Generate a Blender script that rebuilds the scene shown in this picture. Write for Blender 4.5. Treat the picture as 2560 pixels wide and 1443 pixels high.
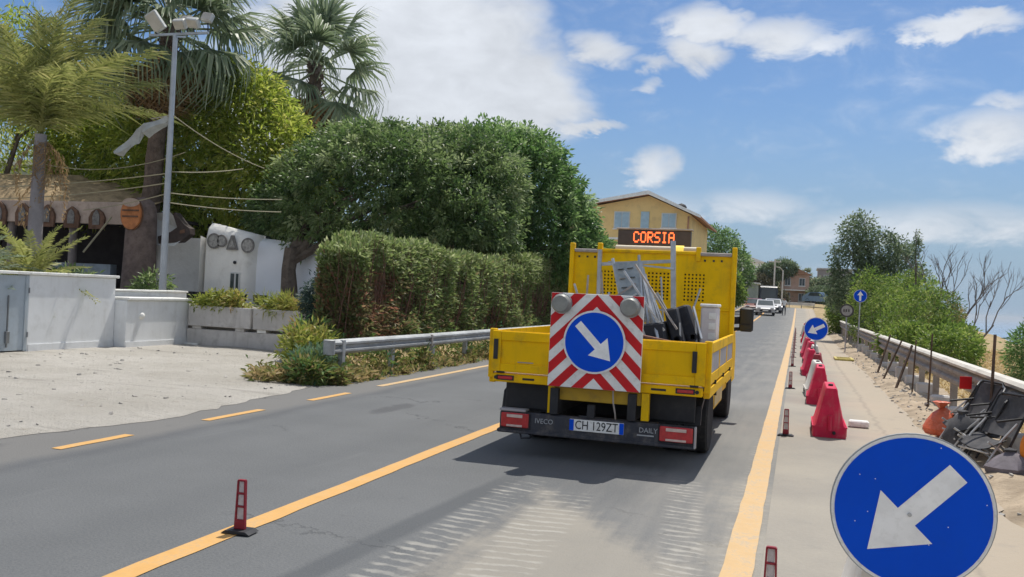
import bpy, math, random
import numpy as np
from mathutils import Vector, Matrix, Euler
R = math.radians
SC = bpy.context.scene
COL = SC.collection
for o in list(bpy.data.objects):
    bpy.data.objects.remove(o)

# ---------------------------------------------------------------- camera
YAW, PITCH, ROLL, CAMZ = R(17.301), R(0.287), R(2.8), 1.6
cam = bpy.data.cameras.new('camera')
cam.sensor_width = 36.0
cam.lens = 36.0 * 2300 / 2560
cam.clip_start = 0.05
cam.clip_end = 60000
camo = bpy.data.objects.new('camera', cam)
COL.objects.link(camo)
def _lv(v):
    x, y, z = v
    c, s = math.cos(PITCH), math.sin(PITCH)
    y, z = y * c - z * s, y * s + z * c
    c, s = math.cos(YAW), math.sin(YAW)
    return Vector((x * c - y * s, x * s + y * c, z))
_r = _lv((math.cos(ROLL), 0, math.sin(ROLL)))
_u = _lv((-math.sin(ROLL), 0, math.cos(ROLL)))
_f = _lv((0, 1, 0))
camo.matrix_world = Matrix(((_r.x, _u.x, -_f.x, 0), (_r.y, _u.y, -_f.y, 0), (_r.z, _u.z, -_f.z, CAMZ), (0, 0, 0, 1)))
SC.camera = camo

# ---------------------------------------------------------------- small node-expression helper
class S:
    def __init__(s, nt, k): s.nt, s.k = nt, k
    def m(s, op, *a, clamp=False):
        n = s.nt.nodes.new('ShaderNodeMath'); n.operation = op; n.use_clamp = clamp
        for i, v in enumerate((s,) + a):
            if isinstance(v, S): s.nt.links.new(v.k, n.inputs[i])
            else: n.inputs[i].default_value = v
        return S(s.nt, n.outputs[0])
    def __add__(s, o): return s.m('ADD', o)
    __radd__ = __add__
    def __sub__(s, o): return s.m('SUBTRACT', o)
    def __rsub__(s, o): return (s * -1.0) + o
    def __mul__(s, o): return s.m('MULTIPLY', o)
    __rmul__ = __mul__
    def __truediv__(s, o): return s.m('DIVIDE', o)
    def mn(s, o): return s.m('MINIMUM', o)
    def mx(s, o): return s.m('MAXIMUM', o)
    def sin(s): return s.m('SINE')
    def abs(s): return s.m('ABSOLUTE')
    def step(s, a, b):
        n = s.nt.nodes.new('ShaderNodeMapRange'); n.interpolation_type = 'SMOOTHSTEP'
        s.nt.links.new(s.k, n.inputs[0]); n.inputs[1].default_value = a; n.inputs[2].default_value = b
        return S(s.nt, n.outputs[0])
def noise(nt, vec, scale, detail=4, rough=.55, dist=0.0):
    n = nt.nodes.new('ShaderNodeTexNoise')
    n.inputs['Scale'].default_value = scale; n.inputs['Detail'].default_value = detail
    n.inputs['Roughness'].default_value = rough; n.inputs['Distortion'].default_value = dist
    if vec is not None: nt.links.new(vec, n.inputs['Vector'])
    return S(nt, n.outputs[0])
def mix(nt, f, a, b):
    n = nt.nodes.new('ShaderNodeMix'); n.data_type = 'RGBA'
    for i, v in ((0, f), (6, a), (7, b)):
        if isinstance(v, S): nt.links.new(v.k, n.inputs[i])
        elif hasattr(v, 'is_linked'): nt.links.new(v, n.inputs[i])
        else: n.inputs[i].default_value = v if i == 0 else (*v, 1)
    return n.outputs[2]
def sepxyz(nt, vec):
    n = nt.nodes.new('ShaderNodeSeparateXYZ'); nt.links.new(vec, n.inputs[0])
    return [S(nt, o) for o in n.outputs]

# ---------------------------------------------------------------- sun, sky, exposure
SUN = Vector((0.10, 0.47, 1.0)).normalized()
EL, AZ = math.asin(SUN.z), math.atan2(SUN.x, SUN.y)
sun = bpy.data.lights.new('sun', 'SUN'); sun.energy = 3.3; sun.angle = R(.5); sun.color = (1, .95, .87)
suno = bpy.data.objects.new('sun', sun); COL.objects.link(suno)
suno.rotation_euler = (-SUN).to_track_quat('-Z', 'Y').to_euler()
SC.view_settings.view_transform = 'Standard'; SC.view_settings.look = 'None'
SC.view_settings.exposure = 0.43; SC.view_settings.gamma = 1.0; SC.view_settings.use_curve_mapping = False
SC.cycles.use_denoising = True
SC.cycles.max_bounces = 6; SC.cycles.transparent_max_bounces = 8; SC.cycles.volume_bounces = 0

W = bpy.data.worlds.new('World'); SC.world = W; W.use_nodes = True
nt = W.node_tree; nt.nodes.clear()
tc = nt.nodes.new('ShaderNodeTexCoord')
sky = nt.nodes.new('ShaderNodeTexSky'); sky.sky_type = 'NISHITA'; sky.sun_disc = False
sky.sun_elevation = EL; sky.sun_rotation = AZ; sky.altitude = 60; sky.air_density = 1.0; sky.dust_density = 1.2; sky.ozone_density = 2.2
dx, dy, dz = sepxyz(nt, tc.outputs['Generated'])
az = dx.m('ARCTAN2', dy); el = dz.m('ARCSINE')
vs = nt.nodes.new('ShaderNodeVectorMath'); vs.operation = 'MULTIPLY'; vs.inputs[1].default_value = (1, 1, 2.0)
nt.links.new(tc.outputs['Generated'], vs.inputs[0])
nbig = noise(nt, vs.outputs[0], 4.5, 5, .6, .3)
nfin = noise(nt, vs.outputs[0], 16.0, 6, .62, .4)
field = (nbig - .40) * 4.2 * el.step(.45, .70).mx((az + .25).abs().step(.8, 1.2)) - .02          # cloud over the unseen rest of the dome, thickened to fill the shade
# cloud banks: azimuth, elevation, half-widths (radians)
CL = CLOUDS = [(-0.4436, 0.2399, 0.1951, 0.1197, 1.5), (-0.3165, 0.2109, 0.0976, 0.0621, 1.2), (-0.3291, 0.2841, 0.071, 0.0532, 0.8), (-0.2496, 0.1782, 0.0488, 0.0098, 0.8), (-0.5239, 0.1591, 0.133, 0.0621, 1.2), (-0.232, 0.2596, 0.0532, 0.0266, 0.75), (-0.1752, 0.2446, 0.0266, 0.0155, 0.6), (-0.1249, 0.2572, 0.0421, 0.0288, 0.9), (-0.0971, 0.2889, 0.0577, 0.0244, 0.85), (-0.0309, 0.2759, 0.0887, 0.0244, 0.7), (0.0403, 0.2734, 0.0488, 0.0133, 0.55), (-0.1615, 0.1409, 0.0333, 0.0266, 0.7), (-0.1742, 0.2241, 0.0177, 0.0071, 0.5), (0.1609, 0.2807, 0.0665, 0.0155, 0.85), (0.1791, 0.1764, 0.0577, 0.031, 0.7), (0.1916, 0.2019, 0.0266, 0.0177, 0.6), (-0.051, 0.1017, 0.0887, 0.0244, 0.45), (0.1411, 0.0888, 0.1463, 0.0266, 0.45), (-0.1465, 0.0946, 0.0887, 0.0266, 0.4), (0.0451, 0.0832, 0.0887, 0.0222, 0.4), (-0.3386, 0.2996, 0.0399, 0.0266, 0.7)]
azw = az + (nbig - .5) * .16 + (nfin - .5) * .05; elw = el + (nfin - .5) * .05 + (nbig - .5) * .03
for a, e, ra, re, st in CL:
    u = (azw - a) / ra; v = (elw - e) / re
    field = field.mx((1.0 - (u * u + v * v)).mx(-1.0) * st)
cmask = (field + (nfin - .5) * 1.0 + (nbig - .5) * .3).step(-.05, .80)
haze_m = (el.step(.24, -.02)) * .9
csh = (nbig - .5) * .55 + (nfin - .5) * .40 + .90
cc = nt.nodes.new('ShaderNodeCombineColor')
for i, k in enumerate((.93, .97, 1.03)):
    nt.links.new((csh * k * 6.5).k, cc.inputs[i])
blue = nt.nodes.new('ShaderNodeMix'); blue.data_type = 'RGBA'; blue.blend_type = 'MULTIPLY'; blue.inputs[0].default_value = 1; blue.inputs[7].default_value = (.475, .61, .765, 1)
nt.links.new(sky.outputs[0], blue.inputs[6])
c1 = mix(nt, haze_m, blue.outputs[2], (2.5, 3.4, 4.5))
c2 = mix(nt, cmask * .93, c1, cc.outputs[0])
bg = nt.nodes.new('ShaderNodeBackground'); bg.inputs['Strength'].default_value = .10
nt.links.new(c2, bg.inputs['Color'])
wo = nt.nodes.new('ShaderNodeOutputWorld'); nt.links.new(bg.outputs[0], wo.inputs[0])

# ---------------------------------------------------------------- materials
def newmat(name):
    m = bpy.data.materials.new(name); m.use_nodes = True
    nt = m.node_tree; b = nt.nodes['Principled BSDF']
    return m, nt, b
def setbump(nt, b, h, strength=.3, dist=.01):
    n = nt.nodes.new('ShaderNodeBump'); n.inputs['Strength'].default_value = strength; n.inputs['Distance'].default_value = dist
    nt.links.new(h.k, n.inputs['Height']); nt.links.new(n.outputs[0], b.inputs['Normal'])
_MC = {}
def M(name, col, rough=.6, metal=0.0, var=.18, scale=3.0, bump=.15, bscale=60, spec=.35, dirt=None, dirtamt=.35, emit=None, bdist=.004, streak=None, stamt=.5):
    """painted / plain surface with procedural tone variation, grime and fine relief"""
    if name in _MC: return _MC[name]
    m, nt, b = newmat(name)
    t = nt.nodes.new('ShaderNodeTexCoord').outputs['Object']
    n1 = noise(nt, t, scale, 6, .6)
    lo = tuple(c * (1 - var) for c in col); hi = tuple(min(1, c * (1 + var)) for c in col)
    c = mix(nt, n1.step(.3, .7), lo, hi)
    if dirt:
        n2 = noise(nt, t, scale * 2.7, 8, .68)
        c = mix(nt, (n2.step(.48, .72)) * dirtamt, c, dirt)
    if streak:      # rain streaks running down the surface
        mp = nt.nodes.new('ShaderNodeMapping'); mp.inputs['Scale'].default_value = (1, 1, .09); nt.links.new(t, mp.inputs[0])
        n3 = noise(nt, mp.outputs[0], scale * 4.5, 6, .65); n4 = noise(nt, t, scale * .8, 4, .6)
        c = mix(nt, (n3.step(.46, .74)) * (n4.step(.35, .65)) * stamt, c, streak)
    nt.links.new(c, b.inputs['Base Color'])
    b.inputs['Roughness'].default_value = rough; b.inputs['Metallic'].default_value = metal
    b.inputs['Specular IOR Level'].default_value = spec
    if bump: setbump(nt, b, noise(nt, t, bscale, 3), bump, bdist)
    if emit:
        b.inputs['Emission Color'].default_value = (*emit[0], 1); b.inputs['Emission Strength'].default_value = emit[1]
    _MC[name] = m
    return m
def LEAF(name, cols, trans=.3, rough=.5, spec=.3):
    """foliage: per-leaf colour from the 'v' face attribute"""
    if name in _MC: return _MC[name]
    m, nt, b = newmat(name)
    a = nt.nodes.new('ShaderNodeAttribute'); a.attribute_name = 'v'
    r = nt.nodes.new('ShaderNodeValToRGB'); e = r.color_ramp.elements
    while len(e) < len(cols): e.new(.5)
    for i, c in enumerate(cols):
        e[i].position = i / (len(cols) - 1); e[i].color = (*c, 1)
    nt.links.new(a.outputs['Fac'], r.inputs[0]); nt.links.new(r.outputs[0], b.inputs['Base Color'])
    b.inputs['Roughness'].default_value = rough; b.inputs['Specular IOR Level'].default_value = spec
    tr = nt.nodes.new('ShaderNodeBsdfTranslucent'); mx = nt.nodes.new('ShaderNodeMixShader'); mx.inputs[0].default_value = trans
    hs = nt.nodes.new('ShaderNodeHueSaturation'); hs.inputs['Value'].default_value = 1.9
    nt.links.new(r.outputs[0], hs.inputs['Color']); nt.links.new(hs.outputs[0], tr.inputs['Color'])
    nt.links.new(b.outputs[0], mx.inputs[1]); nt.links.new(tr.outputs[0], mx.inputs[2])
    nt.links.new(mx.outputs[0], nt.nodes['Material Output'].inputs[0])
    _MC[name] = m
    return m

# ---------------------------------------------------------------- mesh helpers
class MB:
    def __init__(s): s.v, s.f = [], []
    def add(s, vs, fs):
        n = len(s.v); s.v += [tuple(p) for p in vs]; s.f += [tuple(i + n for i in f) for f in fs]; return s
    def box(s, c, d, rot=None, bev=0.0):
        x, y, z = d[0] / 2, d[1] / 2, d[2] / 2
        if bev:
            b = min(bev, x * .45, y * .45, z * .45); vs = []; 
            pts = []
            for sz in (-1, 1):
                for lvl in ((z - b, 0) if sz > 0 else (z, b), (z, b) if sz > 0 else (z - b, 0)):
                    zz, ins = lvl
                    pts.append((sz * zz, ins))
            fs = []
            for k, (zz, ins) in enumerate(pts):
                X, Y = x - ins, y - ins
                ring = [(-X + b, -Y), (X - b, -Y), (X, -Y + b), (X, Y - b), (X - b, Y), (-X + b, Y), (-X, Y - b), (-X, -Y + b)]
                vs += [(px, py, zz) for px, py in ring]
            for k in range(3):
                for i in range(8): fs.append((k * 8 + i, k * 8 + (i + 1) % 8, k * 8 + 8 + (i + 1) % 8, k * 8 + 8 + i))
            fs.append(tuple(range(7, -1, -1))); fs.append(tuple(range(24, 32)))
        else:
            vs = [(i * x, j * y, k * z) for k in (-1, 1) for i, j in ((-1, -1), (1, -1), (1, 1), (-1, 1))]
            fs = [(3, 2, 1, 0), (4, 5, 6, 7), (0, 1, 5, 4), (1, 2, 6, 5), (2, 3, 7, 6), (3, 0, 4, 7)]
        Q = (rot.to_matrix() if isinstance(rot, Euler) else rot) if rot is not None else None
        vs = [(Q @ Vector(p) if Q else Vector(p)) + Vector(c) for p in vs]
        return s.add(vs, fs)
    def bx(s, x0, x1, y0, y1, z0, z1, bev=0.0):
        return s.box(((x0 + x1) / 2, (y0 + y1) / 2, (z0 + z1) / 2), (x1 - x0, y1 - y0, z1 - z0), None, bev)
    def bar(s, a, b, w, h=None, up=(0, 0, 1)):
        a, b = Vector(a), Vector(b); d = b - a; L = d.length; d.normalize(); up = Vector(up)
        if abs(d.dot(up)) > .98: up = Vector((0, 1, 0))
        x = d.cross(up).normalized(); z = x.cross(d)
        return s.box((a + b) / 2, (w, L, h or w), Matrix((x, d, z)).transposed())
    def tube(s, pts, r, seg=6, cap=True):
        pts = [Vector(p) for p in pts]; n = len(pts); rr = r if isinstance(r, (list, tuple)) else [r] * n
        vs, fs = [], []; prev = None
        for i, p in enumerate(pts):
            d = (pts[min(i + 1, n - 1)] - pts[max(i - 1, 0)])
            d = d.normalized() if d.length > 1e-9 else Vector((0, 0, 1))
            if prev is None:
                up = Vector((0, 0, 1)) if abs(d.z) < .9 else Vector((1, 0, 0)); x = d.cross(up).normalized()
            else:
                x = (prev - d * prev.dot(d)); x = x.normalized() if x.length > 1e-6 else d.orthogonal().normalized()
            prev = x; y = d.cross(x)
            for k in range(seg):
                a = 2 * math.pi * k / seg; vs.append(p + (x * math.cos(a) + y * math.sin(a)) * rr[i])
        for i in range(n - 1):
            for k in range(seg):
                k2 = (k + 1) % seg; fs.append((i * seg + k, i * seg + k2, (i + 1) * seg + k2, (i + 1) * seg + k))
        if cap: fs += [tuple(range(seg - 1, -1, -1)), tuple(range((n - 1) * seg, n * seg))]
        return s.add(vs, fs)
    def lathe(s, prof, seg=24, o=(0, 0, 0), axis='z'):
        vs, fs = [], []; n = len(prof)
        for r, h in prof:
            for k in range(seg):
                a = 2 * math.pi * k / seg; p = (r * math.cos(a), r * math.sin(a), h)
                if axis == 'y': p = (p[0], p[2], -p[1])
                if axis == 'x': p = (p[2], p[0], p[1])
                vs.append((p[0] + o[0], p[1] + o[1], p[2] + o[2]))
        for i in range(n - 1):
            for k in range(seg):
                k2 = (k + 1) % seg; fs.append((i * seg + k, i * seg + k2, (i + 1) * seg + k2, (i + 1) * seg + k))
        fs += [tuple(range(seg - 1, -1, -1)), tuple(range((n - 1) * seg, n * seg))]
        return s.add(vs, fs)
    def prism(s, poly, y0, y1, o=(0, 0, 0)):
        """poly in (x, z), extruded along y"""
        n = len(poly)
        vs = [(p[0] + o[0], y0 + o[1], p[1] + o[2]) for p in poly] + [(p[0] + o[0], y1 + o[1], p[1] + o[2]) for p in poly]
        fs = [tuple(range(n)), tuple(range(2 * n - 1, n - 1, -1))] + [(i, (i + 1) % n, n + (i + 1) % n, n + i) for i in range(n)]
        return s.add(vs, fs)
    def prismx(s, poly, x0, x1, o=(0, 0, 0)):
        """poly in (y, z), extruded along x"""
        n = len(poly)
        vs = [(x0 + o[0], p[0] + o[1], p[1] + o[2]) for p in poly] + [(x1 + o[0], p[0] + o[1], p[1] + o[2]) for p in poly]
        fs = [tuple(range(n)), tuple(range(2 * n - 1, n - 1, -1))] + [(i, (i + 1) % n, n + (i + 1) % n, n + i) for i in range(n)]
        return s.add(vs, fs)
    def xf(s, Mx):
        s.v = [tuple(Mx @ Vector(p)) for p in s.v]; return s
    def mesh(s, name, mat, smooth=False):
        me = bpy.data.meshes.new(name); me.from_pydata(s.v, [], s.f)
        import bmesh
        bm = bmesh.new(); bm.from_mesh(me); bmesh.ops.recalc_face_normals(bm, faces=bm.faces); bm.to_mesh(me); bm.free()
        if mat: me.materials.append(mat)
        if smooth:
            me.polygons.foreach_set('use_smooth', [True] * len(me.polygons))
            try: me.set_sharp_from_angle(angle=R(40))
            except Exception: pass
        return me
    def build(s, name, mat, parent=None, smooth=False, loc=None):
        return link(name, s.mesh(name, mat, smooth), parent, loc)
def link(name, me, parent=None, loc=None, rot=None):
    o = bpy.data.objects.new(name, me); COL.objects.link(o)
    if parent: o.parent = parent
    if loc is not None: o.location = loc
    if rot is not None: o.rotation_euler = rot
    return o
def tag(o, label, cat, group=None):
    o['label'] = label; o['category'] = cat
    if group: o['group'] = group
    return o
def thing(name, label, cat, loc=(0, 0, 0), rz=0, group=None):
    o = bpy.data.objects.new(name, None); COL.objects.link(o); o.location = loc; o.rotation_euler = (0, 0, rz)
    o.empty_display_size = .2
    return tag(o, label, cat, group)
def struct(o): o['kind'] = 'structure'; return o
def stuff(o, label=None, cat=None):
    o['kind'] = 'stuff'
    if label: o['label'] = label; o['category'] = cat
    return o
def copytree(o, parent=None, loc=None, rz=None, label=None):
    c = o.copy(); COL.objects.link(c); c.parent = parent
    if loc is not None: c.location = loc
    if rz is not None: c.rotation_euler = (0, 0, rz)
    if label: c['label'] = label
    for ch in [k for k in o.children]: copytree(ch, c)
    return c
def text_mesh(body, size, extrude=.002, align='CENTER', sx=1.0):
    cu = bpy.data.curves.new('lettering', 'FONT'); cu.body = body; cu.size = size; cu.extrude = extrude
    cu.align_x = align; cu.align_y = 'CENTER'; cu.resolution_u = 3
    ob = bpy.data.objects.new('lettering', cu); COL.objects.link(ob)
    bpy.context.view_layer.update()
    me = bpy.data.meshes.new_from_object(ob.evaluated_get(bpy.context.evaluated_depsgraph_get()))
    bpy.data.objects.remove(ob); bpy.data.curves.remove(cu)
    # text lies in xy; stand it up facing -y
    co = np.zeros(len(me.vertices) * 3); me.vertices.foreach_get('co', co); co = co.reshape(-1, 3)
    me.vertices.foreach_set('co', np.stack([co[:, 0] * sx, -co[:, 2], co[:, 1]], 1).ravel()); me.materials.clear()
    return me
def text_part(name, body, size, mat, parent, loc, sx=1.0, extrude=.002):
    me = text_mesh(body, size, extrude, sx=sx); me.name = name; me.materials.append(mat)
    return link(name, me, parent, loc)

# leaves: kite-shaped faces with a slight fold, per-face 'v'
def leaf_object(name, parent, mat, C, Dr, L, Wd, V, rng, fold=.25, droop=0.0):
    n = len(C); Dr = Dr / (np.linalg.norm(Dr, axis=1, keepdims=True) + 1e-9)
    rnd = rng.normal(size=(n, 3)); rnd[:, 2] += .9
    sd = np.cross(Dr, rnd); sd /= (np.linalg.norm(sd, axis=1, keepdims=True) + 1e-9)
    nm = np.cross(sd, Dr)
    L = np.broadcast_to(np.asarray(L, float).reshape(-1, 1), (n, 1)); Wd = np.broadcast_to(np.asarray(Wd, float).reshape(-1, 1), (n, 1))
    mid = C + Dr * L * .45
    tip = C + Dr * L; tip[:, 2] -= droop * L[:, 0]
    P = np.stack([C, mid + sd * Wd * .5 + nm * Wd * fold, tip, mid - sd * Wd * .5 + nm * Wd * fold], 1).reshape(-1, 3)
    me = bpy.data.meshes.new(name); me.vertices.add(4 * n); me.vertices.foreach_set('co', P.ravel())
    idx = np.arange(n)[:, None] * 4
    tri = np.concatenate([idx + np.array([[0, 1, 2]]), idx + np.array([[0, 2, 3]])], 1).ravel()
    me.loops.add(6 * n); me.loops.foreach_set('vertex_index', tri.astype(np.int32))
    me.polygons.add(2 * n); me.polygons.foreach_set('loop_start', (np.arange(2 * n) * 3).astype(np.int32))
    me.update(calc_edges=True)
    at = me.attributes.new('v', 'FLOAT', 'FACE'); at.data.foreach_set('value', np.repeat(np.clip(V, 0, 1), 2).astype(np.float32))
    me.materials.append(mat)
    return link(name, me, parent)
def ell_clumps(ells, n, rng, zmin=-9e9, inner=.0, sep=0.0):
    """clump centres over the outside of a union of ellipsoids (cx,cy,cz,rx,ry,rz); returns centres and outward directions"""
    ar = np.array([(e[3] * e[4] * e[5]) ** (2 / 3) for e in ells]); ar /= ar.sum()
    C, O = [], []; tries = 0
    while len(C) < n and tries < n * 30:
        tries += 1
        e = ells[rng.choice(len(ells), p=ar)]
        d = rng.normal(size=3); d /= np.linalg.norm(d)
        k = 1 - abs(rng.normal()) * .09 if rng.random() > inner else rng.random() ** .4
        p = np.array(e[:3]) + d * np.array(e[3:6]) * k
        if p[2] < (zmin(p[0]) if callable(zmin) else zmin): continue
        bad = False
        for q in ells:
            if q is e: continue
            if (((p - np.array(q[:3])) / np.array(q[3:6])) ** 2).sum() < .72: bad = True; break
        if bad: continue
        if sep and C and (((np.array(C) - p) ** 2).sum(1).min() < sep * sep): continue
        nrm = d / np.array(e[3:6]); C.append(p); O.append(nrm / np.linalg.norm(nrm))
    return np.array(C), np.array(O)
def crown(name, parent, mat, ells, nc, nl, cr, L, Wd, seed, zmin=-9e9, inner=.15, droop=.25, out=.7, vspread=.22, vbase=None, rosette=False, sep=0.0):
    rng = np.random.default_rng(seed)
    C, O = ell_clumps(ells, nc, rng, zmin, inner, sep)
    if sep:        # a looser second layer deeper in the crown
        C2, O2 = ell_clumps([(e[0], e[1], e[2], e[3] * .86, e[4] * .86, e[5] * .86) for e in ells], int(len(C) * .8), rng, zmin, .2)
        C, O = np.concatenate([C, C2]), np.concatenate([O, O2])
    k = len(C); n = k * nl
    cv = rng.normal(.5, vspread, k) if vbase is None else vbase(C, rng)
    if rosette:      # whorls of leaves spreading from the shoot tip
        D = rng.normal(size=(n, 3)); D /= np.linalg.norm(D, axis=1, keepdims=True); D = D * .95 + np.repeat(O, nl, 0) * out
        off = D * cr * rng.uniform(.1, .9, (n, 1)); D[:, 2] -= droop * rng.random(n)
        V = np.repeat(cv, nl) + rng.normal(0, .10, n)
    else:
        off = rng.normal(size=(n, 3)) * cr * .55
        D = rng.normal(size=(n, 3)) * .6 + np.repeat(O, nl, 0) * out + off / cr * .6; D[:, 2] -= droop
        V = np.repeat(cv, nl) + rng.normal(0, .12, n)
    P = np.repeat(C, nl, 0) + off
    return leaf_object(name, parent, mat, P, D, L * rng.uniform(.7, 1.25, n), Wd * rng.uniform(.7, 1.2, n), V, rng, droop=.08)
def limbs(name, parent, mat, base, top, r0, r1, targets, seed, seg=7):
    """trunk from base to top and tapering limbs towards the targets"""
    rnd = random.Random(seed); b = MB(); base, top = Vector(base), Vector(top)
    pts = [base.lerp(top, t) + Vector((rnd.uniform(-1, 1), rnd.uniform(-1, 1), 0)) * r0 * .35 * (0 < t < 1) for t in (0, .12, .35, .65, 1)]
    b.tube(pts, [r0 * 1.35, r0 * 1.05, r0, r0 * .85, r1], seg)
    for t in targets:
        t = Vector(t); s = top.lerp(base, rnd.uniform(0, .35)); m = s.lerp(t, .5) + Vector((rnd.uniform(-1, 1), rnd.uniform(-1, 1), rnd.uniform(.2, 1))) * (t - s).length * .12
        b.tube([s, s.lerp(m, .5), m, m.lerp(t, .5), t], [r1 * .6, r1 * .5, r1 * .38, r1 * .26, r1 * .1], 5)
    return b.build(name, mat, parent, True)

# ================================================================ ground, road, sea
def zr(y):
    if y < 40: return 0.0
    if y < 125: return .00024 * (y - 40) ** 2
    return .00024 * 85 ** 2 + (y - 125) * .0408
def sstep(a, b, x):
    t = max(0.0, min(1.0, (x - a) / (b - a))); return t * t * (3 - 2 * t)
def lotedge0(y): return -7.7 if y < 14.2 else (-7.7 - 1.06 * (y - 14.2) if y < 16 else -9.6 - .54 * (y - 16))
def gz(x, y):
    z = zr(y) - .02
    if x > 2.6:
        z -= .05 * sstep(2.6, 4, x)
        e = 9.5 + .06 * max(0, y)
        if x > e: z -= min(62, (x - e) * .75 + .02 * (x - e) ** 2)
    if x < -7.2: z += .45 * sstep(-7.25, -8.3, x) * sstep(13.2, 16.0, y) * (sstep(lotedge0(y) + .15, lotedge0(y) + 1.3, x) if y < 18.6 else 1)
    return z
def grid_mesh(name, xs, ys, fz, mat):
    vs = [(x, y, fz(x, y)) for y in ys for x in xs]; n = len(xs)
    fs = [(j * n + i, j * n + i + 1, (j + 1) * n + i + 1, (j + 1) * n + i) for j in range(len(ys) - 1) for i in range(n - 1)]
    me = bpy.data.meshes.new(name); me.from_pydata(vs, [], fs); me.materials.append(mat)
    me.polygons.foreach_set('use_smooth', [True] * len(me.polygons))
    return link(name, me)

# dry field earth and grass
m_ground, nt, b = newmat('dry_earth')
t = nt.nodes.new('ShaderNodeTexCoord').outputs['Object']
n1 = noise(nt, t, .35, 6, .6); n2 = noise(nt, t, 3.0, 6, .65); n3 = noise(nt, t, 14, 5)
c = mix(nt, n2.step(.3, .72), (.30, .22, .12), (.46, .36, .21))
c = mix(nt, (n1.step(.5, .68)) * .5, c, (.16, .17, .06))
nt.links.new(c, b.inputs['Base Color']); b.inputs['Roughness'].default_value = .95; b.inputs['Specular IOR Level'].default_value = .1
setbump(nt, b, n3 + n2 * 2.0, .6, .05)
struct(grid_mesh('ground', [-400, -160, -80, -45, -30, -20, -14, -11, -10.4, -10, -9.6, -9.2, -8.8, -8.4, -8, -7.7, -7.5, -7.2, -5, 0, 2.2, 2.6, 3.2, 4, 5, 6.5, 8, 9.5, 11, 12.5, 14, 16, 18, 21, 25, 30, 36, 45, 58, 75, 95, 130],
    [-120, -40, -10] + [2 * k for k in range(0, 6)] + [12 + .5 * k for k in range(16)] + [2 * k for k in range(10, 66)] + [135, 145, 160, 185, 220, 300, 500], gz, m_ground))

# sea
m_sea, nt, b = newmat('sea_water')
t = nt.nodes.new('ShaderNodeTexCoord').outputs['Object']
nt.links.new(mix(nt, noise(nt, t, .0008, 5).step(.35, .65), (.10, .22, .36), (.14, .28, .43)), b.inputs['Base Color'])
b.inputs['Roughness'].default_value = .35
setbump(nt, b, noise(nt, t, .12, 6), .5, .6)
struct(MB().add([(-2000, -30000, -58), (45000, -30000, -58), (45000, 45000, -58), (-2000, 45000, -58)], [(0, 1, 2, 3)]).build('sea', m_sea))

# asphalt with seams, tyre grime, pale dried mud and cleat prints left by tyres
m_asph, nt, b = newmat('asphalt')
t = nt.nodes.new('ShaderNodeTexCoord').outputs['Object']
X, Y, Z = sepxyz(nt, t)
n0 = noise(nt, t, .6, 6, .6); n1 = noise(nt, t, 2.2, 8, .65); n2 = noise(nt, t, 60, 4, .7); n4 = noise(nt, t, 7, 6, .6)
mp = nt.nodes.new('ShaderNodeMapping'); mp.inputs['Scale'].default_value = (3.5, .35, 1); nt.links.new(t, mp.inputs[0])
nl = noise(nt, mp.outputs[0], 1.2, 6, .6)
c = mix(nt, n0.step(.25, .75), (.098, .104, .108), (.128, .134, .138))
c = mix(nt, n2.step(.35, .65) * .42, c, (.20, .20, .195))
# old asphalt margin on the far left and the dark seam beside it
edge = X + (n1 - .5) * .5
c = mix(nt, (edge * -1.0).step(5.9, 6.25) * .55, c, (.185, .175, .16))
seam = (1.0 - ((X + 6.0 + (n0 - .5) * .35).abs() / .22)).mx(0.0)
c = mix(nt, seam * .5, c, (.075, .078, .085))
# wheel paths and a dark overlap joint in the near lane
for wx in (-5.5, -4.1):
    wp = (1.0 - ((X - wx).abs() / .45)).mx(0.0)
    c = mix(nt, wp * .22, c, (.085, .09, .095))
joint = (1.0 - ((X + 2.52 - (Y - 4.5) * .07 + (n1 - .5) * .05).abs() / .13)).mx(0.0).mn(.5) * (Y * -1.0).step(-8.6, -7.0)
c = mix(nt, joint * 1.2, c, (.07, .076, .083))
# hairline cracks, a tar smear and scattered stains
vo = nt.nodes.new('ShaderNodeTexVoronoi'); vo.feature = 'DISTANCE_TO_EDGE'; vo.inputs['Scale'].default_value = .45
vd = nt.nodes.new('ShaderNodeVectorMath'); vd.operation = 'ADD'; nt.links.new(t, vd.inputs[0])
vc = nt.nodes.new('ShaderNodeCombineXYZ'); nt.links.new((n1 * .9).k, vc.inputs[0]); nt.links.new((n4 * .7).k, vc.inputs[1]); nt.links.new(vc.outputs[0], vd.inputs[1]); nt.links.new(vd.outputs[0], vo.inputs['Vector'])
crk = (1.0 - S(nt, vo.outputs['Distance']) / .012).mx(0.0) * n0.step(.50, .62)
c = mix(nt, crk * .55, c, (.055, .058, .062))
tar = 1.0 - (((X + 5.05) / .20) * ((X + 5.05) / .20) + ((Y - 11.15) / .75) * ((Y - 11.15) / .75)) + (n1 - .5) * 2.2
c = mix(nt, tar.step(.1, .8) * .55, c, (.06, .06, .065))
c = mix(nt, n4.step(.60, .74) * n0.step(.4, .6) * .35, c, (.075, .08, .085))
c = mix(nt, nl.step(.58, .72) * .30, c, (.165, .17, .17))
# general pale dust towards the dig side
dst = (X + .2 + (nl - .5) * 3.0).step(-1.9, 0.1) * (n0 + .35).mn(1.0)
c = mix(nt, dst * .6, c, (.29, .275, .245))
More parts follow.
